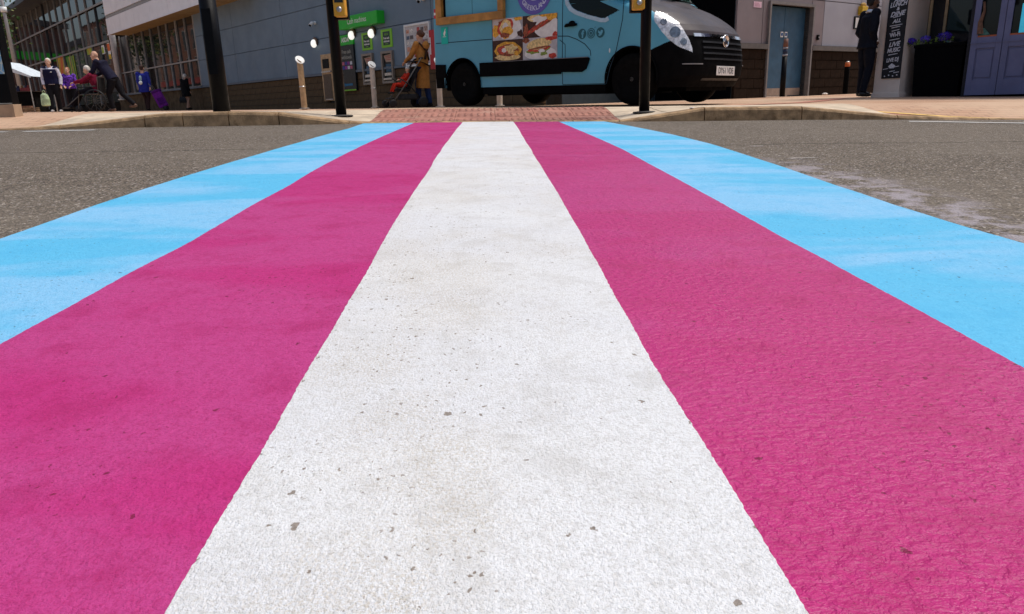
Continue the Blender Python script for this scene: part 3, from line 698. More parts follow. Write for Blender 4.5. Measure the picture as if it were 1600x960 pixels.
def leaf(a, b, k):
    d = MB().box(a, b, .02, .05, dz, zr0).build('door', M_SLATE, BS, bevel=.003)
    w = b-a; st = .085
    m = MB(); m.box(a, a+st, -.004, .018, dz, 3.0).box(b-st, b, -.004, .018, dz, 3.0).box(a+st, b-st, -.004, .018, dz, dz+.24).box(a+st, b-st, -.004, .018, zr0-.09, zr1).box(a+st, b-st, -.004, .018, 2.9, 3.0); m.build('door_rail', M_SLATE, d, bevel=.003)
    MB().box(a+st+.02, b-st-.02, .008, .019, dz+.27, zr0-.12).build('raised_panel', M_SLATE, d, bevel=.012)
    MB().box(a, b, -.016, -.0045, zr0-.015, zr0+.005).build('moulding', M_SLATE, d)
    MB().box(a+st, b-st, .03, .036, zr1, 2.9).build('pane', pm_glass, d)
    MB().box(a+st, b-st, .0, .029, zr1+.0, zr1+.025).build('sill', pm('orange_sill', (.4, .1, .04)), d)
pm_glass = dark_glass('shop_glass', (.006, .006, .007), .03, .4)
xs_ = [DL, WS.q(1561, 100)[0]]; wd = xs_[1]-xs_[0]
for k in range(5): leaf(DL+wd*k+.004, DL+wd*(k+1)-.004, k)
MB().box(DL, DL+wd*5, .3, .4, sg0-.3, 3.6).build('back_wall', M_INT, BS); MB().box(PX0, DL+wd*5, .0, 1.1, 3.601, 4.6).build('fascia', M_SLATE, BS)
# cyan lit screen inside the shop
s_, z_ = WS.q(1597, 32, -.06); e = empty('window_screen', WS.w(s_+.12, .025, z_-.22), WS.rz, 'bright cyan screen behind the right hand shop door glass', 'screen')
MB().box(-.13, .2, -.012, .0, 0, .46).build('panel', pm('cyan_screen', (.05, .45, .65), .3, .25, 4, emit=.35), e)
e = empty('draped_display', WS.w(WS.q(1533, 50, -.06)[0], .027, zr1+.03), WS.rz, 'teal and brown draped display in the left shop door window', 'display')
MB().plate([(-.12, 0, 0), (.14, 0, 0), (.06, 0, .1), (-.1, 0, .14)], .006, (0, -1, 0)).build('cloth', pm('teal_cloth', (.06, .16, .14), .8, .4, 20), e); MB().tube([(0, -.01, .02), (-.02, -.012, .2), (.02, -.012, .36), (.0, -.012, .5)], [.05, .035, .02, .015], 6).build('figure', pm('brown_display', (.16, .08, .05), .8, .4, 20), e)
# tall chalkboard on the pillar
s0, s1 = WS.q(1377.5, 123)[0], WS.q(1406.5, 122)[0]; z0 = WS.q(1390, 123)[1]; zt = 2.75
e = empty('chalkboard', WS.w((s0+s1)/2, 0, z0), WS.rz, 'tall narrow black chalkboard menu on the pale pillar', 'chalkboard')
hw = (s1-s0)/2
MB().box(-hw, hw, -.022, -.001, 0, zt-z0).build('board', pm('chalkboard_black', (.010, .011, .016), .7, .3, 10), e)
M_CHALK = pm('chalk', (.62, .62, .68), .9, .2, 60)
def chz(py): return WS.q(1395, py)[1]-z0
for s, py, size, sh in (('ALL', 1, .10, .4), ('LUNCH', 8, .105, .4), ('&', 15, .07, .3), ('DINE', 23, .105, .4), ('ALL', 34, .08, .4), ('Wi-Fi', 55, .10, 0), ('LIVE', 70, .10, .35), ('MUSIC', 79, .095, .3), ('LIVE DJ', 94, .085, .2)):
    text(s, size, e, M_CHALK, (0, -.0235, chz(py)), rot=(R(90), R(-6), 0), bold=.003, shear=sh, sx=.75 if len(s) > 4 else .95)
for py, w in ((41, .2), (44, .14), (28, .12), (49, .12), (63, .16), (86, .15)): MB().plate([(-w/2, -.0235, chz(py)-.008), (w/2, -.0235, chz(py)+.012), (w/2, -.0235, chz(py)+.022), (-w/2, -.0235, chz(py)+.004)], .001, (0, -1, 0)).build('chalk_stroke', M_CHALK, e)
MB().plate([(-.06, -.0235, chz(104)), (0, -.0235, chz(101)+.02), (.06, -.0235, chz(103)), (.04, -.0235, chz(107)), (-.03, -.0235, chz(107))], .001, (0, -1, 0)).build('chalk_drawing', M_CHALK, e)
for a, py in ((-.09, 108), (.02, 112), (.08, 105), (.09, 114)): MB().plate([(a-.05, -.0235, chz(py)-.008), (a+.04, -.0235, chz(py)+.006), (a+.04, -.0235, chz(py)+.016), (a-.05, -.0235, chz(py)+.004)], .001, (0, -1, 0)).build('chalk_stroke', M_CHALK, e)
for i in range(4): MB().ell((-.1+.067*i, -.0235, chz(119)+.015*(i % 2)), (.012, .002, .012), 8, 6).build('chalk_dot', M_CHALK, e)
# green leaf shaped sign on the wall before the pillar
_s, _z = WR.q(1382, 16); e = empty('leaf_sign', WR.w(_s, -.02, _z), WR.rz, 'bright green pointed sign on the wall left of the pillar', 'sign')
MB().plate([(0, 0, 0), (.06, 0, .08), (.1, 0, .25), (.1, 0, .5), (-.1, 0, .5), (-.1, 0, .25), (-.05, 0, .07)], .02, (0, -1, 0)).build('board', pm('leaf_green', (.05, .55, .06)), e)
MB().plate([(0, -.021, .06), (.03, -.021, .12), (.05, -.021, .4), (-.05, -.021, .4), (-.03, -.021, .12)], .003, (0, -1, 0)).build('leaf_print', pm('leaf_print', (.03, .3, .04)), e)

# ------------------------------------------------------------------ poles, bollards, street things
def gp(px, py, Y):
    p = at(px, py, Y); return p[0], p[1], zpave(p[0], p[1])
x, y, z = gp(346.5, 173, 7.5)
e = empty('lamp_column', (x, y, z), 0, 'thick black lamp column at the left kerb', 'lamp post')
MB().cyl((0, 0, -.05), (0, 0, 1.25), .082, .078, 24).build('base', M_BLACK, e, smooth=True)
MB().lathe([(.082, 0), (.076, .02), (.066, .04)], (0, 0, 1.251), n=24).build('shoulder', M_BLACK, e, smooth=True)
MB().cyl((0, 0, 1.292), (0, 0, 5.5), .066, .06, 24).build('shaft', M_BLACK, e, smooth=True)
MB().box(-.045, .045, -.0835, -.076, .35, .95).build('access_door', M_BLACK, e, bevel=.004)
MB().plate([(-.018, -.068, 1.36), (.02, -.068, 1.37), (.018, -.068, 1.39), (.006, -.068, 1.385), (-.012, -.068, 1.40)], .002, (0, -1, 0)).build('torn_sticker', M_WHT, e)
MB().tube([(0, 0, 5.45), (0, -.3, 5.7), (0, -1.2, 5.8)], [.05, .04, .03], 10).build('arm', M_BLACK, e, smooth=True); MB().obox((0, -1.4, 5.8), ((1, 0, 0), (0, 1, 0), (0, 0, 1)), (.12, .28, .05)).build('lantern', M_BLACK, e, bevel=.02)
def signal_pole(px, py, Y, boxside, zb, label):
    x, y, z = gp(px, py, Y); e = empty('signal_pole', (x, y, z), 0, label, 'traffic signal', 'crossing signal poles')
    MB().cyl((0, 0, -.03), (0, 0, 3.4), .052, .052, 20).build('pole', M_BLACK, e, smooth=True)
    MB().lathe([(.115, 0), (.115, .008), (.1, .012), (.056, .016)], n=20).build('foot', pm('foot_iron', (.05, .045, .04), .8), e, smooth=True)
    b = MB().box(boxside-.055, boxside+.055, -.16, -.05, zb, zb+.27).build('push_button_box', M_YEL, e, bevel=.012)
    MB().box(boxside-.06, boxside+.06, -.048, .04, zb-.015, zb+.28).build('bracket', M_BLACK, b, bevel=.006)
    MB().box(boxside-.04, boxside+.04, -.164, -.1605, zb+.12, zb+.24).build('display', M_SIGNBLK, b)
    MB().cyl((boxside, -.16, zb+.06), (boxside, -.172, zb+.06), .025).build('button', M_STEEL, b, smooth=True)
    MB().box(-.16, .16, -.25, -.06, 2.2, 3.15).build('signal_head', M_BLACK, e, bevel=.03)
    for k, c in enumerate(((.3, .01, .01), (.3, .15, .01), (.01, .2, .05))): MB().lathe([(.1, -.251), (.09, -.262), (.02, -.268)], (0, 0, 2.95-.27*k), 'y', 18).build('lens', pm('lens_%d' % k, c, .2), e, smooth=True)
signal_pole(533, 174.5, 7.45, .1, at(528, 28, 7.4)[2]-gp(533, 174, 7.45)[2], 'black signal pole with yellow button box left of the crossing')
signal_pole(1006.5, 170.5, 7.45, -.1, at(995, 17, 7.4)[2]-gp(1006, 170, 7.45)[2], 'black signal pole with yellow button box in front of the van')
def bollard(px, py, Y, h, tint, label, tilt=1):
    x, y, z = gp(px, py, Y); e = empty('bollard', (x, y, z), 0, label, 'bollard', 'round topped steel bollards')
    r = .058; n = 20; top = []
    ring0 = [(r*math.cos(2*math.pi*k/n), r*math.sin(2*math.pi*k/n), -.02) for k in range(n)]
    ring1 = [(a, b, h-.05-.75*a*tilt) for a, b, _ in ring0]
    MB().rings([ring0, ring1], cap=False).build('post', tint, e, smooth=True)
    c = np.array([0, 0, h-.05]); ax = unit([.55, -.75, .62])
    b = unit(np.cross(ax, [0, 0, 1])); u = np.cross(b, ax)
    rs = [[c+ax*hh+rr*(math.cos(2*math.pi*k/n)*b+math.sin(2*math.pi*k/n)*u) for k in range(n)] for hh, rr in ((-.012, .08), (.012, .095), (.02, .085))]
    MB().rings(rs).build('slanted_cap', M_WHT, e, smooth=False)
    MB().cyl((0, 0, h*.42), (0, 0, h*.42+.025), r+.003).build('collar', M_STEEL, e, smooth=True)
    MB().lathe([(.1, 0), (.1, .012), (.062, .02)], n=n).build('foot', M_STEEL, e)
bollard(476, 170.5, 15.2, .98, M_STEELT, 'tan steel bollard with white slanted cap left of the signal pole')
M_CREAM = pm('cream_steel', (.55, .48, .40), .45, .1, 8, metal=.3)
bollard(586, 168.5, 17.2, .98, M_CREAM, 'cream bollard with white slanted cap in front of the left cash machine')
bollard(688, 167, 15.6, .95, M_CREAM, 'cream bollard standing behind the rear of the blue van')
bollard(781, 167, 15.0, .95, M_CREAM, 'bollard seen through the gap under the blue van')

# map totem at the left edge
_y = 8.1; xr = at(33, 186, _y)[0]; tz = zpave(xr-.3, _y)
e = empty('map_totem', (xr-.47, _y, tz), 0, 'tall black street map totem at the left edge', 'sign')
MB().box(-.46, .46, -.07, .07, -.1, .1).build('base', pm('totem_base', (.42, .29, .19), .7), e, bevel=.004)
MB().box(-.45, .45, -.06, .06, .101, 2.4).build('body', M_BLACK, e, bevel=.006)
mz = at(15, 116, _y)[2]-tz
t = NT('street_map_print'); co = t.tc.outputs['Object']; v = t.voro(9, t.coord((1, 1, 1.3)), feature='DISTANCE_TO_EDGE'); n_ = t.noise(5, detail=3)
c = t.mix(t.ramp(n_.outputs['Fac'], .4, .6), (.10, .28, .55), (.22, .42, .62)); c = t.mix(t.ramp(v.outputs['Distance'], .03, .05, 1, 0), c, (.55, .62, .6)); M_MAP = t.fin(c, .3)
MB().box(-.40, .435, -.064, -.0605, mz, 2.25).build('map_face', M_MAP, e)
MB().box(-.45, .45, -.0635, -.0605, mz-.3, mz-.292).build('groove', M_STEEL, e)
text('Legible', .045, e, M_WHT, (.27, -.0625, mz-.36))

# thin grey lamp post beyond
x, y, z = gp(38, 172, 33)
e = empty('street_lamp', (x, y, z), 0, 'thin pale grey street lamp post left of the glazed store front', 'lamp post')
MB().cyl((0, 0, -.1), (0, 0, 7.5), .075, .055, 12).build('post', M_MULL, e, smooth=True); MB().cyl((0, 0, 4.05), (0, 0, 4.25), .12, .12, 12).build('band', M_WHT, e, smooth=True); MB().tube([(0, 0, 7.4), (0, -.6, 7.7), (0, -1.2, 7.7)], .04, 8).build('arm', M_MULL, e, smooth=True); MB().ell((0, -1.35, 7.68), (.12, .28, .07)).build('lantern', M_MULL, e, smooth=True)

# market stall
x, y, z = gp(48, 172, 27)
e = empty('market_stall', (x-.2, y, z), R(8), 'market stall with white canopy and dark cloth table behind the totem', 'stall')
m = MB(); m.add([(-1.5, -1, 1.62), (.82, -1.0, 1.18), (.82, 1, 1.18), (-1.5, 1, 1.62), (-.3, -1, 1.72), (-.3, 1, 1.72)], [(0, 4, 5, 3), (4, 1, 2, 5)])
m.plate([(-1.5, -1.0, 1.46), (-.3, -1.0, 1.52), (.82, -1.0, 1.13), (.82, -1.0, 1.19), (-.3, -1.0, 1.73), (-1.5, -1.0, 1.62)], .01, (0, -1, 0))
m.build('canopy', pm('canopy_white', (.62, .68, .72), .7), e)
for px_ in (-1.45, .7):
    for py_ in (-.9, .9): MB().cyl((px_, py_, 0), (px_, py_, 1.6 if px_ < 0 else 1.2), .02, n=8).build('post', M_STEEL, e)
MB().box(-1.4, .75, -.85, -.1, .05, .68).build('table', pm('black_cloth', (.006, .006, .006), .9, spec=.05), e, bevel=.02)
MB().box(-1.45, .85, -.9, -.05, .681, .70).build('table_top', pm('dark_board', (.05, .035, .025)), e)
gc = [(.05, .12, .05), (.2, .12, .05), (.25, .25, .22), (.03, .03, .08), (.3, .05, .05)]
gn = ['green', 'brown', 'pale grey', 'navy', 'red']
for i in range(5):
    q = empty('goods_crate', (x-.2-.85+.33*i, y-.5, z+.70), R(8), 'small crate of %s goods on the market stall table' % gn[i], 'crate', 'goods on the market stall')
    MB().box(-.14, .14, -.1, .1, 0, .12).build('crate', pm('crate_%d' % i, gc[i], .7, .3, 12), q, bevel=.01)
    for k in range(4): MB().ell((-.09+.06*k, -.02+.02*(k % 2), .15), (.04, .05, .05), 8, 6).build('goods', pm('goods_%d' % ((i+k) % 5), gc[(i+k+2) % 5], .7, .3, 15), q, smooth=True)
for i, (dx, hh, cc) in enumerate(((.95, .22, (.2, .1, .06)), (1.15, .16, (.28, .18, .1)))):
    q = empty('wooden_crate', (x+dx-.4, y-1.2, z), R(10), ['brown wooden crate on the ground right of the stall', 'low tan crate on the ground by the carrier bag'][i], 'crate'); m = MB()
    for k in range(3): m.box(-.2, .2, -.15, .15, .01+hh/3*k, hh/3*(k+1)-.01)
    m.build('slats', pm('crate_wood_%d' % i, cc, .8, .3, 12), q)

# ------------------------------------------------------------------ leaves
M_LEAF = [pm('leaf_%d' % i, c, .7, .25, 4) for i, c in enumerate(((.05, .11, .02), (.16, .19, .04), (.03, .06, .015)))]
def tree(x, y, z, h, cr, mats, label, n=2600, lean=.3, group=None):
    e = empty('tree', (x, y, z), 0, label, 'tree', group)
    m = MB(); m.tube([(0, 0, -.2), (.05, 0, h*.35), (.1, .1, h*.62), (.1, .1, h*.9)], [.22, .17, .11, .03], 10)
    for i in range(7):
        a = i*2.4; b = h*(.36+.06*i); m.tube([(.07, .05, b), (cr*.4*math.cos(a), cr*.4*math.sin(a), b+h*.1), (cr*.75*math.cos(a), cr*.75*math.sin(a), b+h*.16)], [.08, .05, .02], 7)
    m.build('trunk', pm('bark', (.07, .05, .035), .9, .3, 8, .5, 30), e, smooth=True)
    cl = [(rng.normal(0, cr*.5), rng.normal(0, cr*.5), h*rng.uniform(.45, 1.0)) for _ in range(26)]
    for k, mt in enumerate(mats):
        vs = []; fs = []
        for i in range(n//len(mats)):
            c = cl[rng.integers(len(cl))]; p = np.array(c)+rng.normal(0, cr*.22, 3); a = unit(rng.normal(0, 1, 3)); b = unit(np.cross(a, rng.normal(0, 1, 3))); s = rng.uniform(.07, .15)
            o = len(vs); vs += [p-a*s, p+b*s*.55, p+a*s, p-b*s*.55]; fs.append((o, o+1, o+2, o+3))
        me = bpy.data.meshes.new('crown'); me.from_pydata([tuple(v) for v in vs], [], fs); me.materials.append(mt); link('crown', me, e)
_t = at(2, 150, 46); tree(_t[0]-.6, 46, zpave(_t[0], 46), 8.2, 1.9, M_LEAF, 'green leafy street tree at the top left corner', 4200)

# ------------------------------------------------------------------ far street: seen beyond the totem and mirrored in the store glass
def brick_house(s, depth, w, h, col, label, trim=(.45, .4, .36), rows=3, ncol=5, shop=None, p=None, d=None):
    """stands on the other side of the street; local x along the street"""
    ang = math.atan2(.76873, -.63957)
    e = empty('street_house', p, ang, label, 'building', 'houses across the street')
    k = ''.join('%02d' % int(c*99) for c in col)
    MB().box(0, w, 0, depth, -2, h).build('wall', pm('brick_'+k, col, .9, .2, 1.2, .3, 12), e)
    m = MB(); m.add([(-.2, -.3, h), (w+.2, -.3, h), (w+.2, depth, h), (-.2, depth, h), (0, depth/2, h+1.8), (w, depth/2, h+1.8)], [(0, 1, 5, 4), (3, 4, 5, 2), (0, 4, 3), (1, 2, 5), (0, 3, 2, 1)]); m.build('roof', pm('slate_roof', (.05, .045, .05), .8), e)
    fh = (h-3.2)/rows
    for r in range(rows):
        for c in range(ncol):
            x0 = w*(c+.25)/ncol; x1 = w*(c+.72)/ncol; z0 = 3.4+fh*r; z1 = z0+fh*.68
            f = MB().box(x0-.08, x1+.08, -.05, .02, z0-.08, z1+.08).build('window', pm('trim_%02d' % int(trim[0]*99), trim), e); MB().box(x0, x1, -.07, -.051, z0, z1).build('pane', M_GLASS, f)
    MB().box(.3, w-.3, -.12, .02, .2, 2.5).build('shop_window', M_GLASS, e); MB().box(.1, w-.1, -.3, .02, 2.55, 3.2).build('shop_fascia', pm('shopf_'+k, shop or (.2, .2, .2)), e)
_n = np.array([-.76873, -.63957]); _d = np.array([-.63957, .76873])
def opp(t, off=20): q = np.array([-2.0836, 20.])+_n*off+_d*t; return q
hs = [(58, 14, 10.5, (.16, .075, .05), 'dark brick house across the street with a green shop front', (.02, .2, .04)), (74, 16, 12.5, (.22, .10, .06), 'tall red brick house across the street', (.3, .05, .04)), (92, 15, 9.5, (.42, .36, .33), 'pale rendered house across the street', (.25, .2, .18)), (109, 20, 13.5, (.13, .06, .04), 'long dark brick building further up the street', (.05, .05, .06)), (131, 18, 11, (.05, .09, .05), 'dark green clad building far up the street', (.02, .22, .05)), (151, 24, 12, (.2, .1, .07), 'red brick building at the far end of the street', (.3, .25, .2))]
for t_, w, h, c, l, sh in hs:
    q = opp(t_, 21); brick_house(t_, 9, w, h, c, l, p=(q[0], q[1], zpave(q[0], q[1])), shop=sh)
q = at(26, 150, 78); e = empty('far_shop', (q[0]-14, 78, zpave(q[0], 78)), R(2), 'brown far shop with green sign beyond the stall', 'building')
MB().box(0, 14.2, 0, 8, -1, 9).build('wall', pm('far_shop_wall', (.11, .06, .05), .9, .3, 1), e); MB().box(0, 14.25, -.4, -.01, 5.4, 6.2).build('shop_sign', M_GREEN, e)
for i in range(6): MB().box(10.2+.7*i, 10.6+.7*i, -.06, -.01, 6.6, 8).build('window', M_GLASS, e)
for i in range(7): MB().box(9.9+.62*i, 10.25+.62*i, -.05, -.01, 2.2, 4.2).build('pillar', pm('far_pillar', (.42, .3, .25)), e)
MB().box(-.3, 14.6, -.5, 8.3, 9, 9.6).build('roof', M_MULLD, e)

# ------------------------------------------------------------------ the blue van
PHI = R(43); VH = np.array([math.cos(PHI), -math.sin(PHI)]); VN = np.array([math.sin(PHI), math.cos(PHI)])
VF = np.array([1.93685, 10.08653])+VN*.985            # ground point under the middle of the front axle
vz = zpave(*(VF-VN*.985)); vr = zpave(*(VF-VN*.985-VH*3.17)); pitch = (vr-vz)/3.17
van = empty('food_van', (VF[0], VF[1], vz), 0, 'blue food van with black bonnet and food pictures on its side', 'van')
van.rotation_euler = Euler((0, pitch, -PHI), 'XYZ')
VM = Matrix.Translation((VF[0], VF[1], vz)) @ Euler((0, pitch, -PHI), 'XYZ').to_matrix().to_4x4()
def vpx(p):
    w = VM @ Vector(p); return proj((w.x, w.y, w.z))
def vbody(name, col, r=.35): return pm(name, col, r, .05, 2, spec=.5)
M_VBLUE = pm('van_blue_paint', (.095, .37, .51), .36, .08, 1.5, spec=.5); M_VBLK = pm('van_matt_black', (.045, .034, .036), .45, .25, 2.5, spec=.25)
M_VTRIM = pm('van_black_trim', (.003, .003, .0035), .75, .3, 6, spec=.06); M_TYRE = pm('tyre_rubber', (.005, .005, .005), .85, .3, 10, spec=.06)
M_VGLASS = dark_glass('van_glass', (.003, .006, .005), .04, .2); M_WSC = dark_glass('windscreen_glass', (.03, .07, .06), .05, .9)
M_HL = pm('headlight_lens', (.74, .75, .77), .1, .35, 26, .35, 40, metal=.3, spec=.8); M_CHROME = pm('chrome', (.75, .75, .75), .12, .1, 20, metal=1)
M_WOOD = pm('varnished_wood', (.42, .20, .045), .45, .25, 7, .15, 40)
NX = [(.20, .74), (.28, .80), (.36, .86), (.5, .88), (.62, .87), (.75, .845), (.85, .82), (.92, .79), (1.0, .71), (1.08, .60), (1.16, .48), (1.24, .33), (1.32, .14), (1.37, .03), (1.42, -.02), (1.6, -.17), (1.9, -.42), (2.15, -.66), (2.28, -.86), (2.36, -1.1)]
XR = -3.84
def xnose(z): return float(np.interp(z, [a for a, _ in NX], [b for _, b in NX]))
def wside(z):
    w = 1.0-.012*max(0, .45-z)/.2-.05*max(0, z-1.25)/1.0
    if z > 2.05: w -= .16*(1-math.sqrt(max(0, 1-((z-2.05)/.36)**2)))*1.6
    return w
def ring(z, side):
    """half outline at height z from the rear middle round to the nose middle"""
    xn, w = xnose(z), wside(z); xr = XR+(.0 if z < 1.9 else (z-1.9)**2*.5)
    x0 = min(.02, xn-.62) if z < 1.36 else xn-.35
    p = 3.4 if z < 1.0 else 3.0+max(0, 1.36-z)*1.2
    if z >= 1.36: p = 3.2
    pts = []
    for i in range(6): pts.append((xr, w*.94*i/6))
    for i in range(6):
        a = math.pi/2*i/6; pts.append((xr+.06-.06*math.cos(a), w-.06+.06*math.sin(a)))
    for x in np.linspace(xr+.07, x0, 250): pts.append((float(x), w))
    for i in range(1, 181):
        a = math.pi/2*i/180; pts.append((x0+(xn-x0)*math.sin(a)**(2/p), w*max(0, math.cos(a))**(2/p)))
    return [(x, -y if side < 0 else y, z) for x, y in pts]
HLP = [(1025, 17), (1022, 24), (1022, 32), (1033, 48), (1045, 62), (1060, 73), (1082, 81.5), (1081.5, 75), (1077, 62), (1069, 48), (1060, 35), (1050, 27), (1040, 21)]
WINP = [(-1.07, 1.46), (-1.03, 1.37), (-.98, 1.31), (-.9, 1.265), (-.707, 1.195), (-.5, 1.14), (-.42, 1.13), (-.37, 1.155), (-.17, 1.225), (-.15, 1.34), (-.33, 1.78), (-.42, 1.86), (-1.05, 1.9), (-1.08, 1.8)]
DOORP = [(-1.15, .285), (-.395, .285), (-.33, .5), (-.24, .71), (-.15, 1.1), (-.14, 1.34), (-.38, 1.92), (-1.15, 1.97)]
def inp(pt, poly):
    x, y = pt; c = False; n = len(poly)
    for i in range(n):
        x0, y0 = poly[i]; x1, y1 = poly[(i+1) % n]
        if (y0 > y) != (y1 > y) and x < (x1-x0)*(y-y0)/(y1-y0)+x0: c = not c
    return c
def vclass(x, y, z, front):
    ya = abs(y)
    if ya > .55 and ((x)**2+(z-.345)**2 < .405**2 or (x+3.17)**2+(z-.335)**2 < .395**2): return None
    if z < .285 and x < .3: return None
    if x > .0 and z < 1.25:
        q = vpx((x, -ya, z))
        if inp(q, HLP) and ya > .42: return 'headlight'
    if front:
        zb = .705+(x-.318)*.40
        if x > .25 and z < (zb if x < .6 and ya > .86 else .86): return 'bumper'
        if z > 1.385 and x > -2: return 'windscreen' if (z < 2.12 and ya < .90-.12*(z-1.385)) else 'body'
        if z >= .86 and ya < .935-.10*max(0, (.5-x)) and x > .0 and z < 1.385: return 'bonnet'
        if x > .585 and z < 1.0: return 'bumper'
        return 'body'
    if x < -.1 and ya > .85:
        if inp((x, z), WINP): return 'door_window'
        if inp((x, z), DOORP): return 'door'
    if x > .25 and z < .705: return 'bumper'
    if x < -3.6 and z < .50: return 'tail_bumper'
    return 'body'
zs = list(np.arange(.22, .64, .0145))+list(np.arange(.64, 1.42, .008))+list(np.arange(1.42, 2.2, .03))+list(np.arange(2.2, 2.37, .012))
MATS = {'body': M_VBLUE, 'door': M_VBLUE, 'door_window': M_VGLASS, 'windscreen': M_WSC, 'bonnet': M_VBLK, 'bumper': M_VTRIM, 'tail_bumper': M_VTRIM, 'headlight': M_HL}
for side in (-1, 1):
    rs = [ring(z, side) for z in zs]; n = len(rs[0]); V = np.array(rs)
    cells = {}
    for i in range(len(zs)-1):
        for j in range(n-1):
            c = (V[i, j]+V[i, j+1]+V[i+1, j]+V[i+1, j+1])/4
            k = vclass(c[0], c[1], c[2], j >= 262)
            if k: cells.setdefault(k, []).append((i, j))
    for k, cs in cells.items():
        idx = {}; vs = []; fs = []
        for i, j in cs:
            q = []
            for a, b in ((i, j), (i, j+1), (i+1, j+1), (i+1, j)):
                if (a, b) not in idx: idx[(a, b)] = len(vs); vs.append(tuple(V[a, b]))
                q.append(idx[(a, b)])
            fs.append(tuple(q) if side > 0 else tuple(q[::-1]))
        me = bpy.data.meshes.new(k); me.from_pydata(vs, [], fs); me.materials.append(MATS[k])
        lab = {'bonnet': 'matt black bonnet', 'bumper': 'black bumper', 'headlight': 'clear headlight'}.get(k)
        link({'door_window': 'side_window', 'body': 'body_side'}.get(k, k), me, van, smooth=True, label=lab)
m = MB(); zt = zs[-1]; rt, lt = ring(zt, -1), ring(zt, 1)
m.add([(x, y, z) for x, y, z in rt]+[(x, y, z) for x, y, z in lt], [(i, i+1, len(rt)+i+1, len(rt)+i) for i in range(len(rt)-1)]); m.build('roof', M_VBLUE, van, smooth=True)
MB().box(-2.7, -.45, -.93, .93, .15, .34).build('floor_pan', M_VTRIM, van); MB().box(-3.7, .62, -.60, .60, .17, .34).build('underbody', M_VTRIM, van)  # underbody boxes, lowered and widened to darken the space below the van
MB().box(-3.7, -.45, -.86, .86, .345, .6).build('chassis', M_VTRIM, van)
def sy(z, out=.0): return -(wside(z)+out)
def side_poly(name, pts, mat, out=.004, th=.003, parent=van, **k):
    """flat piece on the right flank given as (x, z) points"""
    n = len(pts); vs = [(x, sy(z, out), z) for x, z in pts]+[(x, sy(z, out+th), z) for x, z in pts]
    m = MB(); m.add(vs, [tuple(range(n)), tuple(range(n, 2*n))[::-1]]+[(i, (i+1) % n, (i+1) % n+n, i+n) for i in range(n)]); return m.build(name, mat, parent, **k)
def seam(pts, w=.006, mat=None, name='panel_gap', out=.0015):
    m = MB(); P = [np.array(p, float) for p in pts]; Q = []
    for a, b in zip(P[:-1], P[1:]):
        k = max(2, int(np.linalg.norm(b-a)/.06)); Q += [a+(b-a)*i/k for i in range(k)]
    Q.append(P[-1]); vs = []
    for i, p in enumerate(Q):
        t = unit(Q[min(i+1, len(Q)-1)]-Q[max(0, i-1)]); nn = np.array([-t[1], t[0]])*w
        for s in (1, -1): q = p+nn*s; vs.append((q[0], sy(q[1], out), q[1]))
    m.add(vs, [(2*i, 2*i+1, 2*i+3, 2*i+2) for i in range(len(Q)-1)]); return m.build(name, mat or M_SEAM, van)
M_SEAM = pm('seam_dark', (.008, .03, .05), .8)
seam([(-3.77, .987), (-2.50, .982)]); seam([(-2.5, .64), (-2.5, 1.9)]); seam([(-1.15, .29), (-1.152, 1.97)]); seam([(-.395, .285), (-.33, .5), (-.24, .71), (-.15, 1.1), (-.138, 1.34)]); seam([(-1.15, .287), (-.395, .285)], .005)
seam([(-1.23, .95), (-1.05, .94), (-.9, .89), (-.76, .82), (-.665, .73), (-.655, .66)], .006); seam([(-1.10, .65), (-1.10, .83), (-1.2, .90)], .005)
seam([(-.60, 1.02), (-.58, 1.03)], .003)
# white cut line under the side window
for a, b in zip(WINP[:8], WINP[1:8]):
    pass
ow = [(-1.13, 1.50), (-1.10, 1.36), (-1.03, 1.27), (-.93, 1.215), (-.72, 1.145), (-.5, 1.085), (-.42, 1.078), (-.36, 1.10)]
iw = [(-.385, 1.15), (-.43, 1.127), (-.5, 1.138), (-.707, 1.192), (-.9, 1.26), (-.985, 1.31), (-1.035, 1.37), (-1.075, 1.46)]
side_poly('window_trim', ow+iw, pm('pale_trim', (.42, .58, .70), .3), .003, .004)
# black lower mouldings
side_poly('rub_strip', [(-2.77, .645), (-2.77, .435), (-1.17, .435), (-1.16, .46), (-.80, .45), (-.72, .49), (-.665, .62), (-.68, .64)], M_VTRIM, .004, .022, smooth=False)
side_poly('sill_strip', [(-3.78, .655), (-3.78, .44), (-3.55, .44), (-3.55, .645)], M_VTRIM, .004, .02)
side_poly('lower_sill', [(-2.75, .285), (-2.75, .17), (-.42, .17), (-.42, .28)], M_VTRIM, -.03, .02)
side_poly('strip_shine', [(-2.47, .652), (-2.47, .642), (-.69, .638), (-.69, .650)], pm('trim_grey', (.16, .15, .15), .4), .012, .012)  # thin grey strip painted as the shine along the moulding's top edge
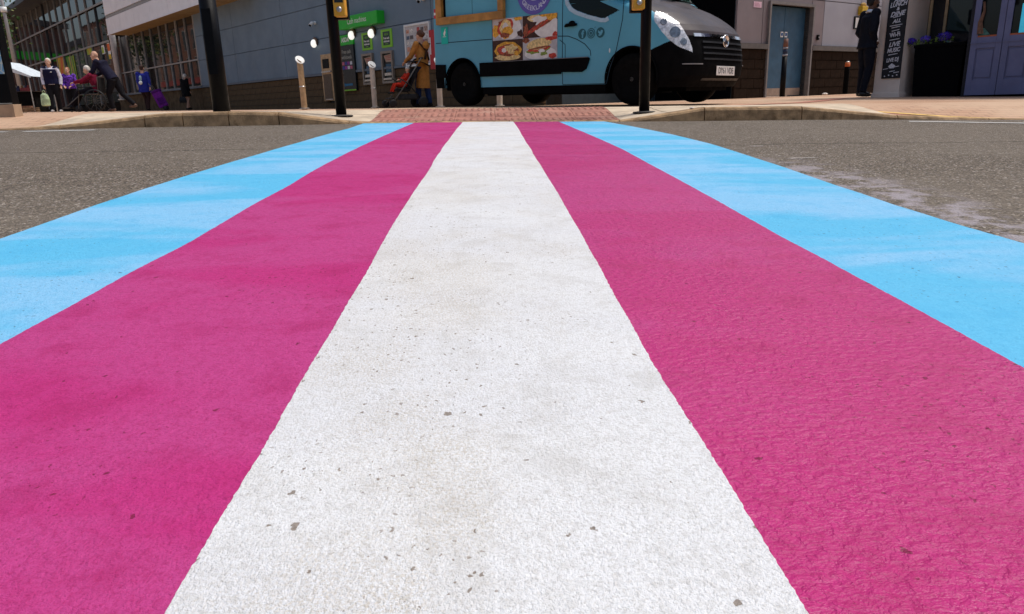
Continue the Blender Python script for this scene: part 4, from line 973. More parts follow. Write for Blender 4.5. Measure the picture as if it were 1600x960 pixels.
# wheels
def wheel(x, y, s):
    w = empty('wheel', (x, y, .335), 0, parent=van)
    MB().lathe([(.19, -.10), (.235, -.115), (.31, -.11), (.335, -.075), (.338, 0), (.335, .075), (.31, .11), (.235, .115), (.19, .10)], axis='y', n=40).build('tyre', M_TYRE, w, smooth=True)
    MB().lathe([(.192, .06*s), (.19, .09*s), (.15, .075*s), (.12, .05*s), (.095, .055*s), (.085, .09*s), (.03, .1*s), (.005, .1*s)], axis='y', n=32).build('rim', pm('steel_rim', (.12, .115, .11), .5, metal=.2), w, smooth=True)
    for k in range(5): a = k*1.2566; MB().cyl((.115*math.cos(a), .055*s, .115*math.sin(a)), (.115*math.cos(a), .085*s, .115*math.sin(a)), .014, n=8).build('wheel_nut', M_STEEL, w)
for x in (0, -3.17):
    for s in (-1, 1): wheel(x, s*.875, s)
for xc, zc, rr in ((0, .345, .405), (-3.17, .335, .395)):
    for s in (-1, 1):
        pts = [(xc+rr*math.cos(a), zc+rr*math.sin(a)) for a in np.linspace(-.25, math.pi+.25, 40)]
        MB().rings([[(x, s*.6, z) for x, z in pts], [(x, s*(wside(z)+.004), z) for x, z in pts]], cap=False, closed=False).build('wheel_arch', M_VTRIM, van, smooth=True)
        m = MB(); a_ = [(xc+(rr+.0)*math.cos(a), s*(wside(.5)+.012), zc+(rr+.0)*math.sin(a)) for a in np.linspace(-.15, math.pi+.15, 40)]; m.tube(a_, .009, 6); m.build('arch_lip', M_VTRIM, van, smooth=True)
        MB().box(xc-.38, xc+.38, s*.5-.02, s*.5+.02, .2, .75).build('wheel_well', M_VTRIM, van)
# serving hatch frame
h0, h1, z0, z1 = -3.68, -2.22, 1.258, 2.1
m = MB()
for a, b, c, d in ((h0, h1, z0, z0+.11), (h0, h1, z1-.1, z1), (h0, h0+.13, z0+.111, z1-.101), (h1-.11, h1, z0+.111, z1-.101)):
    y_ = -(wside(1.3)+.002); m.box(a, b, y_-.07, y_, c, d)
fr = m.build('hatch_frame', M_WOOD, van, bevel=.006)
MB().box(h0+.19, h1-.115, -wside(1.3)-.02, -wside(1.3)-.012, z0+.115, z1-.105).build('hatch_shutter', M_VBLUE, fr); MB().box(h0+.135, h0+.185, -wside(1.3)-.015, -wside(1.3)-.012, z0+.115, z1-.105).build('hatch_gap', M_VTRIM, fr)
MB().box(-2.9, -2.895, -wside(1.3)-.0225, -wside(1.3)-.0202, z0+.115, z1-.105).build('shutter_joint', M_SEAM, fr)
# teal sticker with a white animal shape
st_ = side_poly('teal_sticker', [(-3.63, .966), (-3.475, .966), (-3.475, 1.222), (-3.63, 1.222)], pm('teal_vinyl', (.0, .5, .42), .5, .04))
side_poly('sticker_mark', [(-3.57, 1.10), (-3.54, 1.09), (-3.535, 1.12), (-3.52, 1.14), (-3.53, 1.17), (-3.52, 1.20), (-3.53, 1.20), (-3.55, 1.165), (-3.575, 1.13)], M_WHT, .0075, .001, parent=st_); side_poly('sticker_mark', [(-3.59, 1.075), (-3.515, 1.075), (-3.515, 1.082), (-3.59, 1.082)], M_WHT, .0075, .001, parent=st_)
# red and white sticker at the rear corner
rk = side_poly('red_sticker', [(-3.79, 1.37), (-3.72, 1.37), (-3.71, 1.5), (-3.79, 1.52)], pm('red_vinyl', (.6, .02, .05), .5)); side_poly('sticker_band', [(-3.79, 1.42), (-3.718, 1.42), (-3.715, 1.455), (-3.79, 1.46)], M_WHT, .0075, .001, parent=rk)
# purple round emblem with the shop name
PURP = pm('purple_vinyl', (.13, .10, .42), .45, .04)
pts = [(-1.67+.33*math.cos(a), 1.60+.33*math.sin(a)) for a in np.linspace(0, 2*math.pi, 48, endpoint=False)]
dsk = side_poly('round_emblem', pts, PURP)
side_poly('emblem_ring', [(-1.67+.16*math.cos(a), 1.62+.16*math.sin(a)) for a in np.linspace(0, 2*math.pi, 32, endpoint=False)], pm('pale_lilac', (.6, .62, .78), .5), .0075, .001, parent=dsk)
LILAC = pm('lilac_print', (.55, .58, .75), .5)
for i, ch in enumerate('GREEKLAND'):
    a = R(-90-52+13*i); x_, z_ = -1.67+.245*math.cos(a), 1.60+.245*math.sin(a)
    text(ch, .092, dsk, LILAC, (x_, sy(z_, .0085), z_), rot=(R(90), -(a+math.pi/2), 0), bold=.002)
# food pictures: four printed panels, each with its dish
FOOD = [pm('food_white', (.78, .75, .74)), pm('food_cream', (.75, .55, .25), .6, .3, 30), pm('food_brown', (.28, .07, .03), .6, .5, 40), pm('food_gold', (.72, .36, .04), .6, .35, 35), pm('food_red', (.5, .05, .03), .6, .4, 40), pm('food_green', (.22, .30, .05), .6, .4, 45), pm('food_dark', (.05, .02, .015), .7, .4, 20), pm('food_grey', (.5, .48, .52), .6, .2, 8)]
def blob(cx, cz, rx, rz, n=18, jit=.12, rot=0):
    o = []
    for k in range(n):
        a = 2*math.pi*k/n; r = 1+random.uniform(-jit, jit); u, v = rx*r*math.cos(a), rz*r*math.sin(a)
        o.append((cx+u*math.cos(rot)-v*math.sin(rot), cz+u*math.sin(rot)+v*math.cos(rot)))
    return o
def clip(pts, b): return [(min(max(x, b[0]), b[1]), min(max(z, b[2]), b[3])) for x, z in pts]
XA, XB, XC_, ZA, ZB, ZC_ = -2.49, -1.885, -1.24, .648, .955, 1.262
def picture(b, bg, items):
    p = side_poly('food_picture', [(b[0], b[2]), (b[1], b[2]), (b[1], b[3]), (b[0], b[3])], bg, .0035, .002)
    for i, (mt, cx, cz, rx, rz, rot, jit) in enumerate(items):
        X = b[0]+(b[1]-b[0])*cx; Z = b[2]+(b[3]-b[2])*cz
        side_poly('dish_print', clip(blob(X, Z, rx, rz, 18, jit, rot), b), FOOD[mt], .006+.0004*i, .0003, parent=p)
picture((XA, XB, ZB, ZC_), FOOD[7], [(0, .55, .5, .26, .15, 0, .05), (3, .12, .45, .08, .09, 0, .2), (2, .33, .72, .09, .07, .4, .2), (4, .42, .55, .16, .11, .5, .15), (1, .45, .55, .12, .13, .4, .15), (0, .44, .62, .06, .05, .3, .2), (3, .5, .35, .11, .08, .5, .2), (2, .42, .22, .08, .04, 0, .2), (6, .92, .25, .06, .05, 0, .3), (3, .86, .93, .08, .03, 0, .2)])
picture((XB, XC_, ZB, ZC_), FOOD[6], [(0, .75, .4, .26, .15, 0, .05), (1, .35, .9, .12, .05, 0, .2), (0, .5, .82, .14, .05, 0, .2)]+[(2 if k % 2 else 4, .22+.12*k, .30+.09*k, .15, .018, .55, .2) for k in range(6)]+[(3, .85, .88, .12, .05, 0, .25), (3, .66, .95, .1, .02, 0, .2), (2, .1, .35, .05, .08, 0, .3), (4, .95, .08, .05, .04, 0, .2)])
picture((XA, XB, ZA, ZB), FOOD[6], [(3, .5, .5, .27, .125, 0, .06), (1, .5, .2, .26, .05, 0, .08), (2, .5, .5, .22, .09, 0, .12), (4, .35, .55, .1, .05, 0, .2), (1, .58, .6, .13, .05, 0, .25), (0, .38, .52, .05, .03, 0, .25), (1, .62, .42, .07, .03, 0, .25), (3, .8, .35, .05, .04, 0, .2)])
picture((XB, XC_, ZA, ZB), FOOD[7], [(0, .5, .3, .3, .09, 0, .05), (5, .45, .42, .24, .045, .08, .2), (4, .5, .48, .2, .03, .1, .25), (1, .48, .7, .24, .075, .12, .04), (2, .48, .53, .22, .012, .1, .15), (0, .55, .38, .06, .03, 0, .25), (5, .62, .25, .06, .025, 0, .3), (4, .86, .14, .07, .04, 0, .2), (4, .85, .92, .12, .03, 0, .25), (2, .1, .9, .07, .04, 0, .2)])
# social media marks
M_ICON = pm('icon_petrol', (.012, .10, .13), .5, .05)
def disc(cx, cz, r, mt, out, parent=van, name='round_mark', n=28, sq=1.0): return side_poly(name, [(cx+r*math.cos(a), cz+r*sq*math.sin(a)) for a in np.linspace(0, 2*math.pi, n, endpoint=False)], mt, out, .001, parent=parent)
for k, cx in enumerate((-.805, -.654, -.5)):
    d_ = disc(cx, .953, .068, M_ICON, .003)
    if k == 0: text('f', .13, d_, M_VBLUE, (cx+.008, sy(.94, .0055), .945), bold=.006)
    if k == 1:
        disc(cx, .953, .056, M_VBLUE, .0045, d_, 'camera_outline'); disc(cx, .953, .047, M_ICON, .006, d_, 'camera_body'); disc(cx, .953, .030, M_VBLUE, .0075, d_, 'lens_ring'); disc(cx, .953, .020, M_ICON, .009, d_, 'lens_mark')
    if k == 2: side_poly('bird_mark', [(cx-.04, .925), (cx-.01, .93), (cx-.035, .955), (cx-.04, .985), (cx-.01, .967), (cx+.003, .965), (cx+.01, .985), (cx+.03, .985), (cx+.045, .975), (cx+.035, .95), (cx+.015, .92), (cx-.015, .91)], pm('bird_blue', (.12, .4, .55), .5), .0045, .001, parent=d_)
# door handle, filler, side repeater
MB().tube([(-1.10, sy(1.07, .012), 1.07), (-1.06, sy(1.08, .035), 1.08), (-.93, sy(1.08, .035), 1.083), (-.89, sy(1.07, .012), 1.082)], [.012, .02, .02, .012], 8, flat=1.2).build('door_handle', M_VTRIM, van, smooth=True)
MB().ell((-.985, sy(1.1, .0), 1.105), (.06, .012, .035)).build('handle_cup', M_VTRIM, van, smooth=True)
MB().ell((-.345, sy(.72, .0), .715), (.012, .01, .03)).build('side_marker', pm('marker_white', (.7, .72, .75), .2), van, smooth=True)
# front: chrome bar, badge, grille bars, plate, fog trim, wipers
def nose(y, z, out=0):
    r = [p for p in ring(z, -1) if p[0] > .3]; r.sort(key=lambda p: p[1]); ya = -abs(y)
    return float(np.interp(ya, [p[1] for p in r], [p[0] for p in r]))+out
def front_strip(name, y0, y1, za, zb, mat, out=.01, th=.012, n=24, parent=van):
    vs = []
    for i in range(n+1):
        y = y0+(y1-y0)*i/n
        for z in (za, zb):
            x = nose(y, z, out); vs += [(x, y, z), (x+th, y, z)]
    fs = []
    for i in range(n):
        a = 4*i; b = a+4; fs += [(a, b, b+1, a+1), (a+2, a+3, b+3, b+2), (a+1, b+1, b+3, a+3), (a, a+2, b+2, b)]
    fs += [(0, 1, 3, 2), (4*n, 4*n+2, 4*n+3, 4*n+1)]
    return MB().add(vs, fs).build(name, mat, parent, smooth=False)
front_strip('chrome_bar', -.70, .70, .845, .885, M_CHROME, .004, .012)
for z in (.56, .63, .70, .77): front_strip('grille_bar', -.58, .58, z, z+.022, pm('grille_grey', (.012, .012, .014), .5), .004, .012)
front_strip('intake_bar', -.55, .55, .30, .33, _mc['grille_grey'], .004, .01)
front_strip('fog_trim', -.86, -.60, .50, .512, pm('fog_grey', (.25, .24, .24), .4), .004, .008); front_strip('fog_trim', .60, .86, .50, .512, _mc['fog_grey'], .004, .008)
xb = nose(0, .80)
bd = MB(); bd.lathe([(.085, .012), (.085, .03), (.07, .034), (.068, .02)], (xb, 0, .805), 'x', 28); b_ = bd.build('badge', M_CHROME, van, smooth=True)
MB().lathe([(.0675, .012), (.0675, .018)], (xb, 0, .805), 'x', 28).build('badge_ground', M_VTRIM, b_); MB().plate([(xb+.02, -.045, .80), (xb+.02, -.01, .775), (xb+.02, .02, .785), (xb+.02, .05, .76), (xb+.02, .05, .80), (xb+.02, .01, .815), (xb+.02, -.01, .845), (xb+.02, -.03, .825)], .01, (1, 0, 0)).build('badge_creature', M_CHROME, b_)
xp = nose(0, .42)
pl = MB().box(xp+.006, xp+.014, -.275, .275, .365, .485).build('number_plate', pm('plate_white', (.72, .69, .66), .35), van, bevel=.003)
text('DY61 VDE', .112, pl, M_SIGNBLK, (xp+.0152, 0, .424), rot=(R(90), 0, R(90)), bold=.0, sx=.9)
for s in (-1, 1):
    MB().tube([(.07, s*.08-.3, 1.405), (.02, s*.1, 1.42), (-.02, s*.1+.42, 1.44)], .012, 6).build('wiper', M_VTRIM, van)
m = MB()
for i in range(25):
    pass
_wc = [(nose_x, y_) for nose_x, y_ in [(p[0], p[1]) for p in ring(1.39, -1) if p[1] > -.86]]
vs = []; fs = []
for s in (-1, 1):
    o_ = len(vs)
    for x_, y_ in _wc: vs += [(x_+.012, y_*(-s), 1.372), (x_-.015, y_*(-s), 1.412)]
    fs += [(o_+2*i, o_+2*i+1, o_+2*i+3, o_+2*i+2) for i in range(len(_wc)-1)]
MB().add(vs, fs).build('scuttle', M_VTRIM, van)
# headlight reflectors
def nose_frame(ya, z):
    x = nose(ya, z); d = .012; n_ = unit([1, -(nose(ya+d, z)-nose(ya-d, z))/(2*d), -(nose(ya, z+d)-nose(ya, z-d))/(2*d)]); return np.array([x, ya, z]), n_
M_REFL = pm('reflector_grey', (.28, .29, .30), .15, .3, 30, metal=.8)
def lens_spot(tx, ty):
    best = None
    for z in np.arange(.68, 1.2, .012):
        for p in ring(float(z), -1)[262:]:
            if -p[1] < .3: continue
            q = vpx(p); d = (q[0]-tx)**2+(q[1]-ty)**2
            if best is None or d < best[0]: best = (d, float(z), -p[1], p[0])
    return best[1], best[2]
SPOTS = [(*lens_spot(1055, 50), .07), (*lens_spot(1037, 34), .045), (*lens_spot(1068, 66), .045)]
for s in (-1, 1):
    for (z, ya, r) in SPOTS:
        c_, n_ = nose_frame(ya, z); c_[1] *= s; n_[1] *= s
        b = unit(np.cross(n_, [0, 0, 1])); u = np.cross(b, n_)
        rs = [[c_+n_*hh+rr*(math.cos(2*math.pi*k/20)*b+math.sin(2*math.pi*k/20)*u) for k in range(20)] for hh, rr in ((-.02, r), (.002, r), (.003, r*.85), (.0015, r*.5))]
        MB().rings(rs).build('reflector', M_REFL, van, smooth=False)
    e2 = MB().box(-.30, -.12, s*1.04-.02*s, s*1.04+.2*s, 1.62, 1.98) if s > 0 else MB().box(-.30, -.12, -1.24, -1.02, 1.62, 1.98)
    e2.build('mirror', M_VTRIM, van, bevel=.04)
    for z0_, c_ in ((1.15, (.4, .02, .02)), (.95, (.5, .2, .03))): MB().box(XR-.02, XR-.002, s*.86-.06, s*.86+.06, z0_, z0_+.18).build('tail_light', pm('tail_%d' % int(c_[0]*9), c_, .25), van, bevel=.01)
MB().box(XR-.08, XR+.02, -.9, .9, .38, .54).build('rear_bumper', M_VTRIM, van, bevel=.03)
# front seats seen through the side glass

# ------------------------------------------------------------------ people
def V(*a): return np.array(a, float)
def hand(m, w, d, side, curl=.5, up=(0, 0, 1), s=1.0):
    """palm and five fingers added to mesh m at wrist w, pointing along d"""
    d = unit(d); sd = unit(np.cross(d, up)); nn = np.cross(sd, d)          # sd across the palm, nn out of the back of the hand
    c = w+d*.05*s; m.tube([w, w+d*.04*s, w+d*.085*s], [.024*s, .036*s, .032*s], 8, flat=.55)
    for i, (o, l) in enumerate(((-.026, .066), (-.009, .075), (.009, .07), (.025, .055))):
        a = w+d*.08*s+sd*o*s; b = a+(d*.6-nn*curl)*l*.5*s; e = b+(d*.3-nn*(curl+.5))*l*.5*s
        m.tube([a-d*.015*s, a, b, e], [.0095*s, .0095*s, .0085*s, .007*s], 6)
    t0 = w+d*.03*s-sd*side*.025*s; m.tube([t0, t0+(d*.6-sd*side*.6)*.035*s, t0+(d*1.0-sd*side*.45)*.06*s], [.012*s, .011*s, .008*s], 6)
def rotz(v, a): return V(v[0]*math.cos(a)-v[1]*math.sin(a), v[0]*math.sin(a)+v[1]*math.cos(a), v[2])
def person(loc, face, H, label, skin, J=None, top=None, bottom=None, hair=None, shoes=None, extra=None, fat=1.0, headyaw=0, headtilt=0, coat=0, skirt=0, scale=1.0, group=None, hood=False):
    """face: direction angle the body faces (rotation about z, 0 = +y). J overrides joints (fractions of H, x right, y forward)."""
    e = empty('person', loc, face, label, 'person', group)
    j = dict(pel=(0, 0, .53), waist=(0, .0, .62), chest=(0, .005, .74), neck=(0, .0, .835), head=(0, .02, .925),
             shl=(-.105, 0, .81), ell=(-.125, -.01, .635), wrl=(-.12, .04, .495), shr=(.105, 0, .81), elr=(.125, -.01, .635), wrr=(.12, .04, .495),
             hil=(-.052, 0, .52), knl=(-.055, .01, .285), anl=(-.055, -.01, .045), hir=(.052, 0, .52), knr=(.055, .01, .285), anr=(.055, -.01, .045))
    if J: j.update(J)
    j = {k: V(*v)*H for k, v in j.items()}
    f = fat; h = H
    # body, one continuous surface
    m = MB()
    for s in 'lr':
        m.tube([j['hi'+s], (j['hi'+s]+j['kn'+s])/2, j['kn'+s], (j['kn'+s]*.65+j['an'+s]*.35), j['an'+s]], [.046*h, .042*h, .031*h, .032*h, .022*h], 10)
        m.tube([j['sh'+s], (j['sh'+s]+j['el'+s])/2, j['el'+s], j['wr'+s]], [.031*h, .029*h, .024*h, .016*h], 10)
        m.ell(j['sh'+s], (.034*h,)*3, 10, 8)
        fw = rotz((0, 1, 0), 0); m.tube([j['an'+s]+V(0, -.02*h, -.01*h), j['an'+s]+V(0, .03*h, -.02*h), j['an'+s]+V(0, .085*h, -.03*h)], [.02*h, .022*h, .014*h], 8)
        hand(m, j['wr'+s], j['wr'+s]-j['el'+s], 1 if s == 'r' else -1, .45, up=(1, 0, .1) if abs(unit(j['wr'+s]-j['el'+s])[2]) > .6 else (0, 0, 1), s=h/1.72)
    m.tube([j['pel']-V(0, 0, .02*h), j['waist'], j['chest'], j['neck']-V(0, 0, .03*h)], [.085*h*f, .075*h*f, .09*h*f, .05*h], 14, flat=.7)
    m.tube([j['neck']-V(0, 0, .03*h), (j['neck']+j['head'])/2], [.036*h, .033*h], 10)
    hy = Matrix.Rotation(headyaw, 3, 'Z') @ Matrix.Rotation(headtilt, 3, 'X'); HM = np.array(hy); hc = j['head']
    def hp(x, y, z): return hc+HM@V(x, y, z)*h
    m.ell(hp(0, -.004, .012), (.044*h, .054*h, .06*h), 14, 10, HM); m.ell(hp(0, .014, -.03), (.036*h, .04*h, .04*h), 12, 8, HM)
    m.ell(hp(0, .056, -.008), (.009*h, .014*h, .016*h), 8, 6, HM)
    for s in (-1, 1): m.ell(hp(s*.045, -.004, -.004), (.007*h, .014*h, .02*h), 8, 6, HM)
    m.build('body', skin, e, remesh=.0085, sm=3)
    ey = pm('eye_dark', (.02, .015, .012), .3); lip = pm('lip', (.3, .09, .07), .5)
    for s in (-1, 1): MB().ell(hp(s*.019, .049, .010), (.008*h, .004*h, .004*h), 8, 6, HM).build('eye', ey, e, smooth=True)
    MB().ell(hp(0, .052, -.036), (.014*h, .004*h, .0035*h), 8, 6, HM).build('mouth', lip, e, smooth=True)
    # clothes
    if bottom:
        m = MB()
        for s in 'lr':
            k = skirt
            if not skirt: m.tube([j['hi'+s]+V(0, 0, .01*h), (j['hi'+s]+j['kn'+s])/2, j['kn'+s], (j['kn'+s]+j['an'+s])/2, j['an'+s]+V(0, 0, .0)], [.058*h*f, .053*h*f, .043*h, .04*h, .036*h], 12)
        if skirt: m.tube([j['waist']-V(0, 0, .02*h), j['pel'], (j['knl']+j['knr'])/2*(skirt)+j['pel']*(1-skirt)], [.08*h*f, .1*h*f, .115*h*f], 16, flat=.75)
        else: m.tube([j['waist'], j['pel'], (j['hil']+j['hir'])/2-V(0, 0, .02*h)], [.085*h*f, .098*h*f, .07*h*f], 14, flat=.72)
        m.build('skirt' if skirt else 'trousers', bottom, e, remesh=.013, sm=3)
    if top:
        m = MB()
        pts = [j['neck']-V(0, 0, .012*h), j['chest']+V(0, 0, .04*h), j['chest']-V(0, 0, .02*h), j['waist'], j['pel']-V(0, 0, .01*h)]; rr = [.042*h, .1*h*f, .105*h*f, .096*h*f, .105*h*f]
        if coat:
            kk = (j['knl']+j['knr'])/2; pts.append(j['pel']*(1-coat)+(kk*.6+((j['anl']+j['anr'])/2)*.4)*coat); rr.append(.12*h*f)
        m.tube(pts, rr, 18, flat=.72)
        for s in 'lr':
            m.ell(j['sh'+s], (.046*h*f, .046*h, .046*h), 12, 8)
            m.tube([j['sh'+s], (j['sh'+s]+j['el'+s])/2, j['el'+s], j['wr'+s]*.93+j['el'+s]*.07], [.044*h, .040*h, .035*h, .028*h], 12)
        m.build('coat' if coat else 'jacket', top, e, remesh=.012, sm=3)
    if hair:
        mt, kind = hair; m = MB()
        m.ell(hp(0, -.014, .024), (.05*h, .056*h, .056*h), 14, 10, HM)
        if kind == 'long': m.ell(hp(0, -.04, -.02), (.046*h, .03*h, .06*h), 12, 8, HM)
        if kind == 'bun': m.ell(hp(0, -.062, .02), (.03*h, .028*h, .03*h), 10, 8, HM)
        if kind == 'short': m.ell(hp(0, -.03, .0), (.046*h, .036*h, .045*h), 12, 8, HM)
        m.build('hair', mt, e, remesh=.009, sm=2)
    if shoes:
        for s in 'lr':
            a = j['an'+s]; MB().tube([a+V(0, -.035*h, -.018*h), a+V(0, 0, -.016*h), a+V(0, .05*h, -.024*h), a+V(0, .095*h, -.032*h)], [.02*h, .029*h, .025*h, .013*h], 10).build('shoe', shoes, e, remesh=.008, sm=2)
    if extra: extra(e, j, h, hp)
    return e
def fit(name, lo, dirn): pass
CL = lambda n, c, r=.85: pm('cloth_'+n, c, r, .18, 14, .15, 120, spec=.15)
HR = lambda n, c: pm('hair_'+n, c, .6, .25, 40)
def face_to(dx, dy): return math.atan2(dy, dx)-math.pi/2          # body +y turned towards (dx, dy)

# woman in the tan coat pushing the pushchair
x, y, z = gp(664, 166.5, 17.0)
def wx(e, j, h, hp):
    m = MB(); m.tube([j['shl']+V(-.0, -.09, .03), j['chest']+V(0, -.155, -.02), j['waist']+V(.06, -.15, -.02)], [.02, .022, .02], 8); m.tube([j['shr']+V(0, -.09, .03), j['chest']+V(0, -.15, -.02), j['waist']+V(-.06, -.14, .0)], [.02, .022, .02], 8); m.build('dark_strap', CL('strap', (.05, .025, .015)), e, smooth=True)
    MB().ell(j['chest']+V(0, -.14, .1), (.11, .05, .09), 12, 8).build('hood', CL('tan', (.46, .20, .05)), e, smooth=True)
person((x, y, z), face_to(-.8, .6), 1.64, 'woman in a long tan coat pushing a pushchair', M_SKIN,
       dict(elr=(.13, .10, .66), wrr=(.09, .235, .60), ell=(-.13, .09, .66), wrl=(-.09, .235, .60), knl=(-.055, .05, .29), anl=(-.055, .06, .045), anr=(.055, -.05, .045), knr=(.055, .0, .29)),
       CL('tan', (.46, .20, .05)), CL('denim', (.015, .03, .09)), (HR('brown', (.09, .03, .012)), 'bun'), CL('shoe_dark', (.01, .01, .012), .5), wx, coat=.83, fat=.95)
# pushchair
px_, py_, pz_ = gp(633, 167, 16.7)
pc = empty('pushchair', (px_, py_, pz_), face_to(-.86, -.42), 'black folding pushchair carrying a small child in red', 'pushchair')
PB = pm('pushchair_black', (.008, .008, .009), .6); PF = pm('pushchair_grey', (.12, .11, .10), .5, metal=.3)
for s in (-1, 1):
    MB().tube([(s*.22, .36, .09), (s*.22, .05, .46), (s*.22, -.36, 1.02)], .014, 8).build('frame_tube', PF, pc, smooth=True)
    MB().tube([(s*.23, -.34, .12), (s*.23, -.02, .50), (s*.22, .18, .62)], .013, 8).build('frame_tube', PB, pc, smooth=True)
    for yy, r in ((.36, .085), (-.34, .11)):
        MB().lathe([(r*.6, -.022), (r, -.018), (r, .018), (r*.6, .022)], (s*.26, yy, r), 'x', 20).build('wheel', PB, pc, smooth=True); MB().lathe([(r*.55, -.012), (r*.2, -.016), (r*.2, .016), (r*.55, .012)], (s*.26, yy, r), 'x', 14).build('hub', PF, pc)
MB().tube([(-.22, -.36, 1.02), (-.2, -.40, 1.03), (.2, -.40, 1.03), (.22, -.36, 1.02)], .018, 8).build('handle_bar', PB, pc, smooth=True)
m = MB(); m.rings([[(-.2, .24, .40), (.2, .24, .40), (.2, .26, .36), (-.2, .26, .36)], [(-.2, -.08, .38), (.2, -.08, .38), (.2, -.06, .33), (-.2, -.06, .33)], [(-.2, -.26, .84), (.2, -.26, .84), (.2, -.31, .82), (-.2, -.31, .82)]]); m.build('seat', CL('pram', (.012, .012, .014)), pc)
m = MB(); rs = []
for a in np.linspace(-1.0, .45, 7): rs.append([(xx, -.26+.36*math.sin(a)*1.0, .84+.22*math.cos(a)-.1+(.03 if abs(xx) < .1 else 0)) for xx in (-.22, -.11, 0, .11, .22)])
m.rings(rs, cap=False, closed=False); m.build('hood', CL('pram', (.012, .012, .014)), pc, smooth=True)
MB().box(-.19, .19, -.28, .12, .16, .28).build('basket', CL('basket', (.03, .03, .032)), pc, bevel=.03); MB().box(-.15, .15, .28, .40, .18, .21).build('foot_rest', PB, pc, bevel=.01)
# child
d_ = rotz((0, .02, .0), face_to(-.86, -.42)); RED = CL('red_suit', (.45, .025, .01))
def cx(e, j, h, hp): MB().ell(hp(0, -.006, .035), (.058*h, .064*h, .05*h), 14, 10).build('hat', CL('white_hat', (.6, .58, .55)), e, smooth=True)
person((px_+d_[0], py_+d_[1], pz_+.2), face_to(-.86, -.42), .78, 'small child in a red suit and white hat sitting in the pushchair', M_SKIN,
       dict(pel=(0, -.02, .34), waist=(0, -.06, .43), chest=(0, -.12, .55), neck=(0, -.165, .665), head=(0, -.165, .77), shl=(-.12, -.14, .64), shr=(.12, -.14, .64), ell=(-.16, -.03, .53), elr=(.16, -.03, .53), wrl=(-.08, .1, .5), wrr=(.08, .1, .5), hil=(-.06, 0, .34), hir=(.06, 0, .34), knl=(-.08, .24, .37), knr=(.08, .24, .37), anl=(-.08, .34, .17), anr=(.08, .34, .17)),
       RED, RED, None, CL('shoe_dark', (.01, .01, .012), .5), cx, fat=1.35)

# man in the dark suit
x, y, z = gp(1347, 152, 13.1); NAVY = CL('navy_suit', (.0045, .0055, .012), .7)
def sx_(e, j, h, hp):
    MB().tube([j['neck']+V(0, 0, -.03), j['neck']+V(0, .012, .018)], [.085, .066], 16, flat=.95).build('shirt_collar', CL('shirt', (.7, .72, .78)), e, smooth=True)
    MB().plate([j['neck']+V(-.035, .095, -.03), j['neck']+V(.035, .095, -.03), j['chest']+V(0, .135, .0)], .01, (0, 1, 0)).build('shirt_front', CL('shirt', (.7, .72, .78)), e)
    MB().ell(hp(0, .026, -.036), (.036*h, .036*h, .028*h), 12, 8).build('beard', HR('black', (.006, .005, .005)), e, smooth=True)
person((x, y, z), face_to(1, .05), 1.69, 'man in a dark navy suit standing in profile facing right', M_SKIND,
       dict(wrr=(.085, .035, .54), elr=(.13, -.035, .64), wrl=(-.085, .035, .54), ell=(-.13, -.035, .64), anl=(-.05, .0, .045), anr=(.05, -.03, .045)),
       NAVY, NAVY, (HR('black', (.006, .005, .005)), 'short'), pm('black_leather', (.008, .007, .008), .3, spec=.4), sx_, fat=1.08, coat=.16)

# man in white and navy tracksuit top with a carrier bag
x, y, z = gp(90, 174, 25.8); TRK = CL('track_navy', (.008, .009, .035)); WHC = CL('track_white', (.58, .58, .66)); DKT = CL('dark_trousers', (.008, .008, .011))
def tx(e, j, h, hp):
    m = MB()
    for s in 'lr': m.tube([j['sh'+s]+V(0, .0, .012), (j['sh'+s]+j['el'+s])/2, j['el'+s], j['wr'+s]*.9+j['el'+s]*.1], [.088, .076, .066, .054], 12)
    m.tube([j['neck']-V(0, 0, .02), j['neck']-V(0, 0, .085), j['chest']+V(0, 0, .085)], [.085, .2, .215], 18, flat=.72); m.build('white_yoke', WHC, e, remesh=.013, sm=2)
    MB().tube([j['pel']+V(0, 0, -.0), j['pel']-V(0, 0, .03)], [.2, .2], 18, flat=.72).build('white_hem', WHC, e, smooth=True)
    MB().ell(j['chest']+V(-.07, .165, .0), (.03, .008, .012), 8, 6).build('chest_logo', M_WHT, e, smooth=True)
person((x, y, z), face_to(.25, -1), 1.74, 'white haired man in a navy and white tracksuit top', M_SKIN, dict(anr=(.06, .06, .045), knr=(.055, .05, .285), anl=(-.055, -.05, .045), wrr=(.135, .05, .49), wrl=(-.15, .03, .49), ell=(-.155, -.01, .635), elr=(.15, -.01, .635)),
       TRK, DKT, (HR('white', (.62, .58, .52)), 'short'), CL('trainer', (.35, .33, .33)), tx, fat=1.25)
x2, y2, z2 = gp(72, 164, 25.6)
cb = empty('carrier_bag', (x2, y2, z2+.2), 0, 'pale green and white plastic carrier bag held by the tracksuit man', 'bag')
m = MB(); m.tube([(0, 0, 0), (0, 0, .03), (.01, 0, .22), (0, 0, .36), (.01, 0, .42)], [.12, .155, .15, .12, .05], 12, flat=.6); m.build('bag', pm('bag_plastic', (.45, .58, .34), .5, .35, 9), cb, remesh=.015, sm=1)
for s in (-1, 1): MB().tube([(s*.05, 0, .38), (s*.04, 0, .47), (.01, 0, .52)], .012, 6).build('bag_handle', _mc['bag_plastic'], cb, smooth=True)
